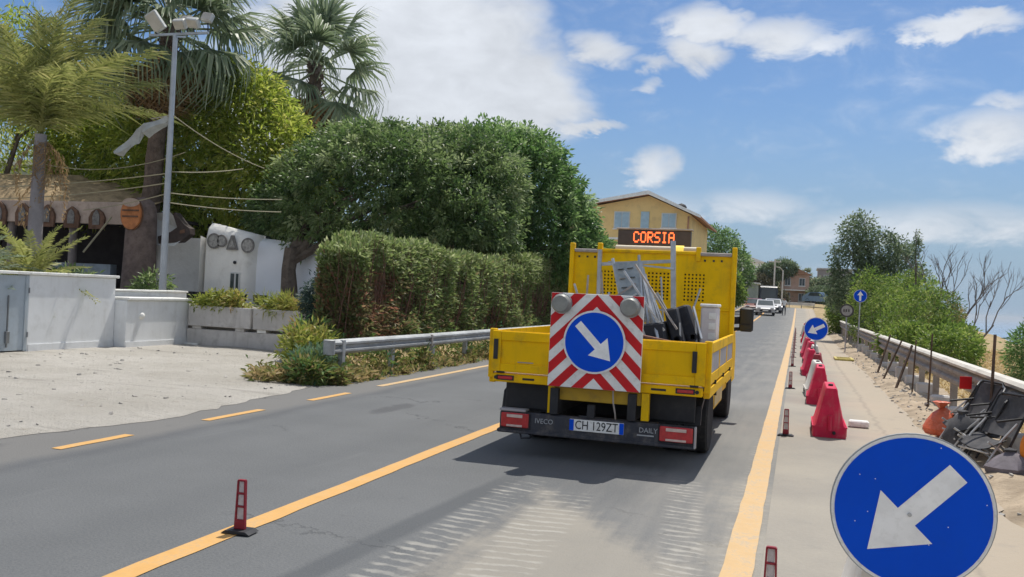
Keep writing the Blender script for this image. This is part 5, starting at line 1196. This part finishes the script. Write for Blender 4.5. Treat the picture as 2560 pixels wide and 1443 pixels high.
# ================================================================ plastic barriers
m_bred = M('dusty_red_plastic', (.62, .02, .075), .55, 0, .15, 3, .1, 30, .2, (.45, .28, .24), .3, streak=(.5, .36, .32), stamt=.4)
m_bdk = M('faded_dark_red_plastic', (.27, .035, .045), .6, 0, .2, 3, .1, 30, .2, (.30, .22, .19), .35)
m_bwh = M('dusty_white_plastic', (.66, .63, .58), .55, 0, .08, 3, .1, 30, .35, (.48, .41, .32), .5, streak=(.42, .36, .29), stamt=.5)
PR = [(-.225, 0), (-.235, .03), (-.235, .13), (-.215, .155), (-.20, .17), (-.095, .58), (-.085, .64), (-.065, .665), (.065, .665), (.085, .64), (.095, .58), (.20, .17), (.215, .155), (.235, .13), (.235, .03), (.225, 0)]
def barrier_meshes(mat):
    b = MB(); n = len(PR); vs = []
    for y, s in ((0, .93), (.05, 1.0), (.5, 1.0), (.95, 1.0), (1.0, .93)): vs += [(p[0] * s, y, p[1] * (.985 if s < 1 else 1)) for p in PR]
    fs = [(r * n + i, r * n + i + 1, (r + 1) * n + i + 1, (r + 1) * n + i) for r in range(4) for i in range(n - 1)]
    fs += [tuple(range(n)), tuple(range(5 * n - 1, 4 * n - 1, -1))] + [(r * n, (r + 1) * n, (r + 1) * n + n - 1, r * n + n - 1) for r in range(4)]
    body = b.add(vs, fs).mesh('body', mat, True)
    band = MB().bx(-.238, .238, -.006, .02, .135, .15).bx(-.238, -.226, .02, .98, .135, .15).bx(.226, .238, .02, .98, .135, .15).mesh('moulded_rib', mat)
    front = MB().prism([(-.155, .205), (.155, .205), (.085, .53), (-.085, .53)], -.002, .012).mesh('end_panel', mat)
    slot = MB().bx(-.243, -.2355, .24, .40, .03, .10).mesh('fork_slot', m_blk); slot2 = MB().bx(-.243, -.2355, .60, .76, .03, .10).mesh('fork_slot', m_blk)
    cap = MB().lathe([(.035, 0), (.035, .02), (.028, .028), (.001, .03)], 12, (0, .3, .664)).mesh('filler_cap', m_blk)
    lug = MB().tube([(0, -.03, .1), (0, -.03, .30)], .03, 8).mesh('coupling_lug', mat)
    plug = MB().lathe([(.02, -.012), (.025, .0), (.025, .01)], 10, (.06, -.02, .07), 'y').mesh('drain_plug', m_blk)
    return [('end_panel', front), ('fork_slot', slot), ('fork_slot', slot2), ('body', body), ('moulded_rib', band), ('filler_cap', cap), ('coupling_lug', lug), ('drain_plug', plug)]
BM = {'r': barrier_meshes(m_bred), 'd': barrier_meshes(m_bdk), 'w': barrier_meshes(m_bwh)}
cn = {'r': 'red', 'd': 'faded dark red', 'w': 'white'}
seq = [('w', .37, 3.99, -3, 'white plastic barrier carrying the big blue arrow sign in the foreground'), ('r', .44, 12.05, 0, 'nearest red plastic road barrier, dusty and standing alone'), ('r', .40, 16.0, -1, 'second red plastic road barrier along the works line'), ('w', .40, 17.35, 2, 'white plastic barrier behind the second red barrier'),
       ('d', .43, 20.4, -2, 'faded dark red barrier in front of the far arrow sign'), ('r', .36, 22.6, 2, 'red plastic barrier just before the far arrow sign'), ('w', .47, 25.05, 0, 'white plastic barrier carrying the far blue arrow sign')]
yb = 27.5
for i in range(14):
    seq.append(('rw'[i % 2], .42 + .05 * math.sin(i * 2.1), yb, random.Random(i).uniform(-3, 3), None)); yb += 1.6 + .12 * i
ords = ['first', 'second', 'third', 'fourth', 'fifth', 'sixth', 'seventh']
for i, (cch, x, y, a, lab) in enumerate(seq):
    lab = lab or '%s %s barrier beyond the far arrow sign' % (ords[(i - 7) // 2], cn[cch])
    t = thing('road_barrier', lab, 'barrier', (x, y, zr(y) + .006), R(a), 'plastic barriers along the works')
    t.scale = (.87, 1, .93)
    for nm, me in BM[cch]: link(nm, me, t)

# ================================================================ round arrow signs
m_signback = M('sign_back_zinc', (.34, .36, .37), .5, .5, .1, 4)
def arrow_sign(name, label, loc, r, ang, post_h, rz=0, poly=None, group='blue arrow signs', tilt=0):
    t = thing(name, label, 'sign', loc, rz, group); k = r / .3
    d = MB().lathe([(r, 0), (r, .012 * k), (r - .006, .018 * k)], 56, (0, 0, post_h), 'y').build('disc', m_signback, t)
    MB().lathe([(r * .985, 0), (r * .985, .002)], 56, (0, -.0025, post_h), 'y').build('white_rim', m_wht, d)
    MB().lathe([(r * .945, 0), (r * .945, .002)], 56, (0, -.005, post_h), 'y').build('blue_face', m_blue, d)
    prism_nc(rot2(poly or arrow_poly(.225 * k, .044 * k, .134 * k, .195 * k), ang), -.0078, -.0055, (0, 0, post_h), 'arrow', m_arw, d)
    rnd = random.Random(int(r * 1000) + int(loc[1]))
    if r == .30:
        for _ in range(9 if loc[1] < 5 else 0):
            a = rnd.uniform(0, 6.28); q = rnd.uniform(.3, .9) * r; MB().lathe([(.0022, 0), (.001, .0008)], 6, (q * math.cos(a), -.0064, post_h + q * math.sin(a)), 'y').build('dust_speck', m_arw, d)
    MB().lathe([(.008, -.006), (.008, 0)], 8, (-.01, -.008, post_h - .012), 'y').build('bolt', m_galv, d)
    MB().tube([(0, .045, 0), (0, .045, post_h + r * .5)], .024, 10).build('post', m_galv, t, True)
    for z in (-.4, .4): MB().bx(-.05, .05, .012 * k + .007, .075, post_h + z * r - .02, post_h + z * r + .02, .004).build('clamp', m_galv, t)
    return t
arrow_sign('arrow_sign', 'large round blue sign with grey arrow pointing down left in the foreground', (.455, 3.86, .02), .30, R(226), .815, R(2))
# the foreground sign and its twin are bolted to the noses of their barriers
arrow_sign('arrow_sign', 'round blue arrow sign on white barrier further along the works', (.47, 24.98, .02), .30, R(208), 1.04)
arrow_sign('arrow_sign', 'small round blue sign with upright white arrow beyond the guardrail', (2.16, 36, 0), .235, R(90), 2.12)
t = thing('round_sign', 'dull round sign with dark rim and faded figures beyond the guardrail', 'sign', (1.74, 36.4, 0))
d = MB().lathe([(.25, 0), (.25, .015)], 32, (0, 0, 1.56), 'y').build('disc', M('dark_sign_rim', (.07, .065, .06), .6, 0, .2, 6), t)
MB().lathe([(.19, 0), (.19, .003)], 32, (0, -.004, 1.56), 'y').build('pale_face', M('faded_sign_face', (.33, .32, .30), .6, 0, .15, 8), d)
for x in (-.10, -.02, .07): MB().bx(x - .025, x + .025, -.008, -.0045, 1.51, 1.61).build('faded_figure', M('dark_sign_rim', (.07, .065, .06), .6, 0, .2, 6), d)
MB().tube([(0, .03, -.1), (0, .03, 1.7)], .025, 8).build('post', m_galv, t)

# ================================================================ delineators
m_dred = M('delineator_red', (.26, .015, .03), .5, 0, .15, 8, .1, 30, .35, (.2, .1, .08), .3)
m_dpale = M('delineator_pale_band', (.50, .46, .46), .5, 0, .15, 20, .2, 50, .4, (.35, .3, .28), .5)
def delin(loc, rz, label):
    t = thing('lane_delineator', label, 'delineator', loc, rz, 'upright lane delineators'); t.scale = (.78, .8, .97)
    MB().prism([(-.125, 0), (.125, 0), (.09, .018), (-.09, .018)], -.08, .08).build('base_plate', m_blk, t)
    fr = MB(); w0, w1, H = .042, .030, .335
    for s in (-1, 1): fr.bar((s * w0, 0, .02), (s * w1, 0, H), .012, .03, (0, 1, 0))
    for z in (.075, .165, .25, .335): k = z / H; wq = w0 + (w1 - w0) * k; fr.bar((-wq, 0, z), (wq, 0, z), .03, .010)
    fr.bx(-.046, .046, -.018, .018, .018, .072, .005); fr.build('frame', m_dred, t)
    for z0, z1 in ((.082, .158), (.172, .243), (.257, .328)):
        k = (z0 + z1) / 2 / H; wq = w0 + (w1 - w0) * k - .009
        MB().bx(-wq, wq, -.006, .006, z0, z1, .002).build('pale_band', m_dpale, t)
t = delin((-3.30, 5.07, .01), R(4), 'red lane delineator on the left orange line in the foreground')
dy_ = [(5.05, 'cut off red delineator at the bottom edge right of the orange line'), (11.9, 'red delineator beside the nearest red barrier'), (18.8, 'delineator level with the second red barrier'), (25.8, 'delineator level with the far arrow sign')]
yq = 30.5
for i in range(9): dy_.append((yq, '%s delineator beyond the far arrow sign' % (['first', 'second', 'third', 'fourth', 'fifth', 'sixth', 'seventh', 'eighth', 'ninth'][i]))); yq += 3.2
for i, (y, lab) in enumerate(dy_): delin((-.075, y, zr(y) + .006), R((i * 37) % 9 - 4), lab)

# ================================================================ stakes along the works fence
m_rust = M('rusty_iron', (.11, .075, .055), .85, 0, .3, 6, .4, 30, .2)
for a, b_, r_, lab in (((2.16, 19.2, -.1), (2.2, 19.25, 1.08), .016, 'thin upright iron stake, left one before the guardrail'), ((2.12, 16.6, -.1), (2.14, 16.6, 1.27), .016, 'thin upright iron stake, right one before the guardrail'), ((2.22, 12.1, -.1), (2.24, 12.1, 1.39), .02, 'upright stake behind the folded chairs'),
                       ((1.93, 24.6, -.05), (2.27, 25.2, 1.0), .03, 'leaning brown stake against the guardrail, furthest of three'), ((1.86, 22.3, -.05), (2.28, 22.6, .95), .022, 'thin leaning brown stake, middle of three'), ((1.92, 20.0, -.05), (2.28, 20.6, .92), .032, 'thick leaning brown stake, nearest of three')):
    o = MB().tube([(0, 0, 0), Vector(b_) - Vector(a)], [r_, r_ * .9], 6).build('fence_stake', m_rust, None, False, a); tag(o, lab, 'stake', 'stakes along the guardrail')

# ================================================================ folded chairs and bags by the guardrail
m_cloth = M('black_chair_cloth', (.085, .085, .09), .9, 0, .25, 6, .5, 60, .15, (.14, .13, .125), .5)
m_alu = M('pale_alu_tube', (.50, .49, .47), .45, .5, .1, 5)
m_blktube = M('black_tube', (.03, .03, .032), .5, .2, .2, 5)
def folding_chair(label, loc, rz, lean, pale, h=1.0, w=.52, spread=.42):
    t = thing('folding_chair', label, 'chair', loc, rz, 'folded chairs by the guardrail'); mt = m_alu
    # x: towards the guardrail, y: along it
    def P_(u, v): return Vector((-spread + (spread + lean) * v, u, .02 + h * v))
    b = MB(); b.tube([P_(-w / 2, 0), P_(-w / 2, .5), P_(-w / 2, .95), P_(-w / 2 * .8, 1.0), P_(w / 2 * .8, 1.0), P_(w / 2, .95), P_(w / 2, .5), P_(w / 2, 0)], .013, 7, True); b.build('back_frame', m_blktube, t, True)
    q = MB(); n = 6
    vs = [tuple(P_(-w / 2 + w * i / n, .42 + .55 * j / n) + Vector((.05 * math.sin(math.pi * i / n) * math.sin(math.pi * j / n), 0, 0)) + Vector((e, 0, 0))) for e in (0, .008) for j in range(n + 1) for i in range(n + 1)]
    m_ = (n + 1) ** 2; fs = [(e * m_ + j * (n + 1) + i, e * m_ + j * (n + 1) + i + 1, e * m_ + (j + 1) * (n + 1) + i + 1, e * m_ + (j + 1) * (n + 1) + i) for e in (0, 1) for j in range(n) for i in range(n)]
    q.add(vs, fs).build('back_cloth', m_cloth, t, True)
    s = MB(); A = P_(0, .40)
    vs = [(A.x - .26 * j / n, -w / 2 + w * i / n, A.z - .04 * j / n - .05 * math.sin(math.pi * i / n) - .05 * (j / n) ** 2 + e) for e in (0, .008) for j in range(n + 1) for i in range(n + 1)]
    s.add(vs, fs).build('seat_cloth', m_cloth, t, True)
    for u in (-w / 2 + .02, w / 2 - .02):
        MB().tube([P_(u, .62) + Vector((-.03, 0, 0)), P_(u, .42) + Vector((-.12, 0, -.02)), (A.x - .30, u, .02)], .012, 7).build('front_leg', mt, t, True)
        MB().tube([(A.x - .27, u, A.z - .03), (A.x + .14, u, .02)], .012, 7).build('rear_leg', mt, t, True)
        if not pale: MB().tube([P_(u, .70), P_(u, .62) + Vector((-.26, 0, .02))], .013, 7).build('arm_rest', m_blktube, t, True)
    MB().tube([(A.x - .26, -w / 2 + .02, .16), (A.x - .26, w / 2 - .02, .16)], .010, 6).build('cross_tube', mt, t)
    return t
folding_chair('folded chair with pale tubes leaning beside the orange bag', (2.12, 12.85, .06), R(-14), .12, True, .70, .50, .22)
folding_chair('folded black chair in the middle of the chair heap', (2.12, 12.1, .06), R(18), .14, False, .74, .52, .20)
folding_chair('folded chair with black tubes tipped against the guardrail', (2.12, 11.5, .05), R(-8), .12, True, .74, .50, .24)
folding_chair('nearest folded black chair at the right picture edge', (2.14, 10.75, .05), R(26), .10, False, .72, .52, .26)
folding_chair('folded black chair lying behind the nearest chair', (2.2, 11.1, .05), R(-30), .08, False, .66, .5, .2)
def blob(name, mat, parent, prof, seed, seg=14, amp=.06, sq=(1, 1)):
    b = MB(); b.lathe(prof, seg); rnd = random.Random(seed); vs = []
    ph = [rnd.uniform(0, 6.28) for _ in range(6)]
    for x, y, z in b.v:
        a = math.atan2(y, x); k = 1 + amp * (math.sin(3 * a + ph[0] + z * 9) + .7 * math.sin(5 * a + ph[1] - z * 14) + .5 * math.sin(8 * a + ph[2] + z * 20))
        vs.append((x * k * sq[0] + .02 * math.sin(z * 12 + ph[3]), y * k * sq[1], z))
    b.v = vs; return b.build(name, mat, parent, True)
m_obag = M('orange_bag_plastic', (.56, .12, .05), .45, 0, .2, 8, .5, 25, .4, (.70, .30, .2), .4, bdist=.02)
t = thing('rubbish_bag', 'tied orange plastic bag on the dirt beside the folded chairs', 'bag', (1.80, 12.75, .06))
blob('sack', m_obag, t, [(.05, 0), (.19, .03), (.22, .10), (.18, .20), (.12, .29), (.06, .34), (.035, .36)], 3)
blob('tied_neck', m_obag, t, [(.035, .355), (.05, .38), (.10, .43), (.07, .44), (.001, .40)], 5, 10, .15)
t = thing('rubbish_bag', 'grey black sack between the folded chairs', 'bag', (1.86, 11.55, .05))
blob('sack', m_cloth, t, [(.06, 0), (.20, .04), (.23, .16), (.18, .30), (.10, .40), (.04, .43)], 8); blob('tied_neck', m_cloth, t, [(.04, .42), (.06, .46), (.001, .48)], 9, 10, .2)
t = thing('rubbish_bag', 'dusty purple grey sack at the right edge under the orange disc', 'bag', (2.05, 10.15, .04))
blob('sack', M('purple_grey_sack', (.17, .15, .17), .7, 0, .2, 6, .4, 30), t, [(.06, 0), (.20, .03), (.22, .09), (.15, .17), (.07, .22), (.04, .24)], 13, 18, .13); blob('tied_neck', m_cloth, t, [(.04, .235), (.06, .26), (.001, .28)], 14, 10, .2)
t = thing('orange_disc', 'big orange float disc leaning on the chairs at the right edge', 'disc', (2.36, 10.2, .33), R(20))
MB().lathe([(.001, -.07), (.13, -.065), (.22, -.03), (.24, 0), (.22, .03), (.001, .05)], 28, (0, 0, 0), 'y').build('disc', M('orange_float', (.75, .22, .02), .5, 0, .12, 4), t, True)
q = MB()
for k in range(3):
    a = R(60 * k + 15); q.bar((-.22 * math.cos(a), -.066, -.22 * math.sin(a)), (.22 * math.cos(a), -.066, .22 * math.sin(a)), .016)
q.build('strap', m_blktube, t)
# small things on the shoulder
o = MB().box((0, 0, .045), (.26, .16, .09), None, .015).box((0, -.085, .05), (.14, .012, .02)).build('white_block', m_wht, None, False, (.86, 13.4, .008)); tag(o, 'small white block lying on the shoulder behind the nearest barrier', 'block')
t = thing('drain_grate', 'faded yellow slotted plate lying on the dusty shoulder', 'plate', (1.45, 31.0, .01))
m_yg = M('faded_yellow_plastic', (.48, .40, .12), .7, 0, .2, 6)
MB().bx(-.28, .28, -.65, -.55, 0, .05).bx(-.28, .28, .55, .65, 0, .05).bx(-.28, -.2, -.549, .549, 0, .05).bx(.2, .28, -.549, .549, 0, .05).build('frame', m_yg, t)
for k in range(5): MB().bx(-.199, .199, -.45 + .2 * k, -.37 + .2 * k, .005, .04).build('slat', m_yg, t)
rng = np.random.default_rng(17)
b = MB()
for k in range(900):
    if k < 560: x, y = rng.uniform(-13.6, -7.2), rng.uniform(3, 18); x = min(x, lotedge(y) - .1); z = .02
    else: x, y = rng.uniform(1.6, 2.35), rng.uniform(6, 34); z = dirtz(x, y)
    s = abs(rng.normal(.0, .012)) + .008; a = rng.uniform(0, 6.28)
    b.box((x, y, z + s * .2), (s * 2, s * 1.5, s), Euler((rng.uniform(-.4, .4), rng.uniform(-.4, .4), a)))
stuff(b.build('pebbles', M('grey_pebble', (.36, .34, .31), .9, 0, .3, 3)), 'small grey pebbles scattered over the forecourt and dirt bank', 'pebbles')

# ================================================================ floodlight pole, banner, cables
m_pole = M('grey_pole_paint', (.40, .43, .46), .5, .3, .1, 2, .1, 30, .4, (.3, .31, .32), .4)
PX, PY = -15.67, 20.0
t = thing('floodlight_pole', 'tall grey lamp pole with a cluster of floodlights on top', 'lamp post', (PX, PY, .9))
MB().tube([(0, 0, 0), (0, 0, 3), (0, 0, 6.95)], [.095, .08, .06], 12).build('pole', m_pole, t, True)
MB().bx(-.16, .16, -.16, .16, 0, .03).build('base_plate', m_pole, t)
MB().bx(-.80, 1.0, -.03, .03, 6.93, 6.99).build('cross_arm', m_pole, t)
MB().bar((0, 0, 6.9), (0, .4, 7.0), .04).build('rear_arm', m_pole, t)
for x, y, z, rx, ry, wd, hh in ((-.55, -.1, 7.28, 25, -28, .34, .52), (.22, -.12, 7.18, 40, 0, .34, .26), (.62, -.12, 7.20, 40, 8, .34, .26), (.20, .18, 7.36, -30, 0, .30, .24), (.88, .1, 7.38, -20, 10, .30, .24)):
    f = MB().box((0, 0, 0), (wd, .14, hh), Euler((R(rx), R(ry), 0)), .02).build('floodlight', M('lamp_housing_grey', (.50, .50, .47), .5, .2, .15, 4), t, False, (x, y, z))
    MB().box((0, 0, 0), (wd * .86, .01, hh * .82), Euler((R(rx), R(ry), 0))).build('lamp_glass', M('lamp_glass', (.45, .42, .36), .15, 0, .1, 4, 0, spec=.6), f, False, Euler((R(rx), R(ry), 0)).to_matrix() @ Vector((0, -.077, 0)))
    MB().bar((0, .02, -hh * .5), (0, .05, 6.97 - z), .025).build('bracket', m_blk, f)
t = thing('hanging_banner', 'torn pale banner twisted and hanging left of the floodlight pole', 'banner', (PX, PY - .05, 5.75))
b = MB(); n = 12; vs = []
for k in range(n + 1):
    u = k / n; x = -.12 - 1.55 * u; z = -.02 - .12 * math.sin(u * 9) * .3 - .62 * u ** 1.2 - .3 * u * u; wv = .05 + .11 * math.sin(u * math.pi) * (1 - .6 * (k % 3 == 0)) + .04 * (k % 2)
    vs += [(x, .05 * math.sin(u * 11), z + wv * .3), (x + .05, .10 * math.cos(u * 9), z - wv * .9), (x + .02, .16 + .05 * math.sin(u * 7), z - wv * 1.5)]
b.add(vs, [(3 * k + j, 3 * k + 3 + j, 3 * k + 4 + j, 3 * k + 1 + j) for k in range(n) for j in (0, 1)])
b.build('cloth', M('pale_banner_cloth', (.38, .40, .40), .9, 0, .15, 4), t, True)
MB().tube([(0, .05, .02), (-.3, .02, -.04), (-.6, .02, -.08)], .012, 5).build('cord', m_rail, t)
m_wire = M('straw_cable', (.33, .30, .20), .7, 0, .1, 4)
def cable(a, b_, sag, label, r_=.014):
    a, b_ = Vector(a), Vector(b_); pts = [a.lerp(b_, k / 14) - Vector((0, 0, sag * 4 * (k / 14) * (1 - k / 14))) - a for k in range(15)]
    o = MB().tube(pts, r_, 5).build('overhead_cable', m_wire, None, True, a); tag(o, label, 'cable', 'cables at the floodlight pole')
cable((PX + .07, PY, 5.75), (-14.9, 23.2, 4.85), .12, 'cable running from the pole down right to the dome tree')
cable((PX + .07, PY, 4.3), (-15.2, 22.6, 4.75), .05, 'cable rising right from the pole to the dome tree')
cable((PX - .07, PY, 4.25), (-25.5, 22, 4.05), .12, 'highest long cable left of the pole')
cable((PX - .07, PY, 4.0), (-25.5, 22.4, 3.72), .14, 'second long cable left of the pole')
cable((PX - .07, PY, 3.72), (-21.6, 23.6, 3.55), .05, 'third shorter cable left of the pole')
cable((PX + .07, PY, 3.75), (-13.9, 22.6, 3.9), .05, 'lower cable right of the pole towards the dome tree')
cable((PX + .07, PY, 3.5), (-13.9, 22.6, 3.55), .05, 'lowest cable right of the pole towards the dome tree')
cable((-20.6, 22.6, 2.2), (-19.9, 22.9, 3.3), .0, 'slanting stay left of the totem post', .03)
cable((-17.1, 22.5, 5.2), (-22.5, 22.5, 4.9), .35, 'slack cable crossing behind the hanging banner')

# ================================================================ vehicles far down the road
m_tl = M('headlamp_glass', (.75, .76, .78), .1, 0, .05, 4, 0, spec=.7)
def car(name, label, loc, rz, paint, Lc=4.2, Wc=1.76, Hc=1.48, van=False, cat='car'):
    t = thing(name, label, cat, loc, rz); h = Hc; w = Wc / 2
    if van: prof = [(-Lc / 2, .3), (-Lc / 2, .9), (-Lc / 2 + .25, 1.15), (-Lc / 2 + .55, h * .93), (-Lc / 2 + .8, h), (Lc / 2 - .05, h), (Lc / 2, h * .9), (Lc / 2, .3)]
    else: prof = [(-Lc / 2, .28), (-Lc / 2 - .02, .62), (-Lc / 2 + .25, .78), (-Lc / 2 + 1.05, .95), (-Lc / 2 + 1.75, h - .06), (-Lc / 2 + 2.2, h), (Lc / 2 - .9, h - .03), (Lc / 2 - .2, 1.0), (Lc / 2, .85), (Lc / 2, .3)]
    b = MB(); n = len(prof); vs = []
    for s, ins in ((-1, .0), (-1, .0), (1, 0), (1, 0)): pass
    for x, k in ((-w, 1), (w, 1)):
        vs += [(x * (1 - .16 * max(0, (z - .9) / (h - .9 + .01)) * (0.5 if van else 1)), y, z) for y, z in prof]
    b.add(vs, [tuple(range(n)), tuple(range(2 * n - 1, n - 1, -1))] + [(i, (i + 1) % n, n + (i + 1) % n, n + i) for i in range(n)])
    b.build('body', paint, t, True)
    if van: z0, z1, y0, y1 = 1.2, h * .9, -Lc / 2 + .27, -Lc / 2 + .53
    else: z0, z1, y0, y1 = .98, h - .08, -Lc / 2 + 1.08, -Lc / 2 + 1.72
    ww = w * .82
    MB().add([(-ww, y0 - .03, z0), (ww, y0 - .03, z0), (ww * .92, y1 - .03, z1), (-ww * .92, y1 - .03, z1), (-ww, y0 - .01, z0), (ww, y0 - .01, z0), (ww * .92, y1 - .01, z1), (-ww * .92, y1 - .01, z1)], [(0, 1, 2, 3), (4, 7, 6, 5), (0, 4, 5, 1), (1, 5, 6, 2), (2, 6, 7, 3), (3, 7, 4, 0)]).build('windscreen', m_glass, t)
    for s in (-1, 1):
        MB().prismx([(y0 + .35, z0), (Lc / 2 - .8, z0), (Lc / 2 - 1.1, z1), (y1 + .2, z1)], s * (w * .90), s * (w * .99)).build('side_window', m_glass, t)
        MB().bx(s * w * .68 - .16, s * w * .68 + .16, -Lc / 2 - .03, -Lc / 2 + .1, .62 if not van else .7, .75 if not van else .88, .02).build('headlight', m_tl, t)
        MB().box((s * (w + .09), y0 + .35, z0 + .02), (.16, .08, .12), None, .02).build('door_mirror', m_blk, t)
        for yy in (-Lc / 2 + .78, Lc / 2 - .75):
            q = MB().lathe([(.19, -.09), (.30, -.10), (.32, -.06), (.32, .06), (.30, .10), (.19, .09)], 18, (s * (w - .1), yy, .32), 'x').build('wheel', m_rub, t, True)
            MB().lathe([(.2, -.07), (.2, .07), (.001, .08 * s)], 14, (s * (w - .1), yy, .32), 'x').build('rim', m_rim, q)
    MB().bx(-w * .6, w * .6, -Lc / 2 - .035, -Lc / 2 + .05, .34, .52, .01).build('grille', m_blk, t)
    MB().bx(-.26, .26, -Lc / 2 - .05, -Lc / 2 - .036, .40, .50).build('number_plate', m_wht, t)
    return t
P_white = M('white_car_paint', (.40, .41, .43), .25, 0, .04, 2, 0, spec=.5); P_dark = M('dark_car_paint', (.035, .04, .045), .25, 0, .1, 2, 0, spec=.5); P_red = M('maroon_car_paint', (.16, .03, .025), .25, 0, .1, 2, 0, spec=.5); P_blue = M('blue_grey_car_paint', (.13, .20, .28), .25, 0, .1, 2, 0, spec=.5)
car('parked_car', 'pale grey car facing the camera at the head of the far queue', (-3.05, 93, zr(93)), R(3), P_white, 4.1, 1.78, 1.5)
car('parked_car', 'maroon car half hidden left of the pale grey car', (-4.35, 98, zr(98)), R(3), P_red)
car('parked_car', 'silver car just behind the pale grey car', (-2.55, 101, zr(101)), R(4), M('silver_car_paint', (.30, .31, .33), .3, .3, .05, 2, 0))
car('delivery_van', 'tall dark box van behind the pale grey car in the queue', (-3.25, 108, zr(108)), R(2), P_dark, 5.5, 1.95, 2.7, True, 'van')
car('parked_car', 'blue grey car parked beyond the road bend on the right', (2.7, 124, zr(124) + .45), R(60), P_blue)
# person on the carriageway
def person(label, loc, rz):
    J = [(0, 0, .95), (0, 0, 1.15), (0, .0, 1.40), (0, -.01, 1.50), (0, -.02, 1.60), (0, -.02, 1.72), (.18, 0, 1.40), (.24, .02, 1.14), (.25, -.05, .90), (.25, -.07, .82), (-.18, 0, 1.40), (-.24, .0, 1.14), (-.24, -.10, .92), (-.24, -.13, .84), (.09, 0, .90), (.11, -.08, .50), (.12, .02, .09), (.12, -.10, .04), (-.09, 0, .90), (-.10, .04, .50), (-.11, .14, .10), (-.11, .03, .04)]
    Ed = [(0, 1), (1, 2), (2, 3), (3, 4), (4, 5), (2, 6), (6, 7), (7, 8), (8, 9), (2, 10), (10, 11), (11, 12), (12, 13), (0, 14), (14, 15), (15, 16), (16, 17), (0, 18), (18, 19), (19, 20), (20, 21)]
    rad = [.14, .135, .15, .06, .085, .09, .065, .05, .038, .035, .065, .05, .038, .035, .10, .07, .045, .04, .10, .07, .045, .04]
    me = bpy.data.meshes.new('body'); me.from_pydata(J, Ed, []); o = bpy.data.objects.new('body', me); COL.objects.link(o)
    sk = o.modifiers.new('skin', 'SKIN'); o.modifiers.new('sub', 'SUBSURF').levels = 1
    for i, v in enumerate(me.skin_vertices[0].data): v.radius = (rad[i], rad[i] * .85); v.use_root = (i == 0)
    bpy.context.view_layer.update(); me2 = bpy.data.meshes.new_from_object(o.evaluated_get(bpy.context.evaluated_depsgraph_get()))
    bpy.data.objects.remove(o)
    for m_ in (M('skin_tone', (.40, .24, .17), .6, 0, .05, 5), M('white_shirt', (.70, .71, .72), .9, 0, .06, 5), M('navy_trousers', (.025, .028, .045), .9, 0, .1, 5)): me2.materials.append(m_)
    for p in me2.polygons:
        z, x = p.center.z, abs(p.center.x); p.material_index = 2 if z < .98 and x < .2 else (1 if .98 <= z < 1.49 and (x < .2 or z > 1.2) else 0); p.use_smooth = True
    t = thing('person', label, 'person', loc, rz); link('body', me2, t)
    MB().lathe([(.001, .13), (.06, .12), (.10, .06), (.102, 0), (.09, -.02)], 12, (0, .0, 1.68)).build('hair', M('dark_hair', (.03, .022, .018), .7, 0, .2, 8), t, True)
person('person in white shirt and dark trousers walking on the far road', (-1.3, 94, zr(94)), R(10))
t = thing('utility_pole', 'pale utility pole standing behind the far vehicles', 'pole', (-3.2, 128, zr(128)))
MB().tube([(0, 0, -.2), (0, 0, 6.0)], [.13, .10], 10).build('pole', m_capr, t, True); MB().bx(-.8, .8, -.05, .05, 5.6, 5.72).build('cross_arm', m_capr, t)
for x in (-.7, 0, .7): MB().lathe([(.04, 0), (.06, .06), (.03, .14)], 8, (x, 0, 5.72)).build('insulator', m_wht, t)
t = thing('utility_pole', 'pale street pole right of the dark van', 'pole', (-2.0, 121, zr(121)))
MB().tube([(0, 0, -.2), (0, 0, 4.6)], [.11, .08], 10).build('pole', m_capr, t, True); MB().tube([(0, 0, 4.5), (-.4, -.3, 4.9), (-.8, -.5, 4.95)], .04, 6).build('lamp_arm', m_capr, t); MB().box((-.95, -.55, 4.93), (.4, .16, .08), None, .02).build('lamp_head', m_rail, t)

# ================================================================ sea air
hz = MB().bx(-600, 45500, -31000, 45500, -59.5, 16.5).build('haze', None)
m, nt, b = newmat('sea_haze'); nt.nodes.remove(b)
pv_ = nt.nodes.new('ShaderNodeVolumePrincipled'); pv_.inputs['Color'].default_value = (.80, .88, .96, 1); pv_.inputs['Density'].default_value = .00014; pv_.inputs['Anisotropy'].default_value = .0
nt.links.new(pv_.outputs[0], nt.nodes['Material Output'].inputs['Volume'])
hz.data.materials.append(m); stuff(hz)

# ---------------------------------------------------------------- every countable piece an object of its own
def split_loose(o):
    me = o.data; n = len(me.vertices); root = list(range(n))
    def find(i):
        while root[i] != i: root[i] = root[root[i]]; i = root[i]
        return i
    for e in me.edges:
        a, b_ = find(e.vertices[0]), find(e.vertices[1])
        if a != b_: root[a] = b_
    groups = {}
    for f in me.polygons: groups.setdefault(find(f.vertices[0]), []).append(f)
    if len(groups) < 2: return
    base = o.name.split('.')[0]; out = []
    for fs in groups.values():
        ids = sorted({v for f in fs for v in f.vertices}); mp_ = {v: i for i, v in enumerate(ids)}
        m2 = bpy.data.meshes.new(base); m2.from_pydata([tuple(me.vertices[v].co) for v in ids], [], [tuple(mp_[v] for v in f.vertices) for f in fs])
        for mt in me.materials: m2.materials.append(mt)
        out.append(m2)
    o.data = out[0]
    for m2 in out[1:]:
        c = o.copy(); c.data = m2; COL.objects.link(c); c.parent = o.parent; c.name = base
SPLIT = {'bolt_hole', 'board_leg', 'bar_mount', 'chassis_rail', 'pane', 'stiffener', 'board_batten', 'sill_reflector', 'glass', 'carved_line', 'flue', 'plate_lettering', 'maker_lettering', 'model_lettering', 'strap', 'frame_upright'}
for o in list(COL.objects):
    if o.type == 'MESH' and o.name.split('.')[0] in SPLIT and not o.children: split_loose(o)
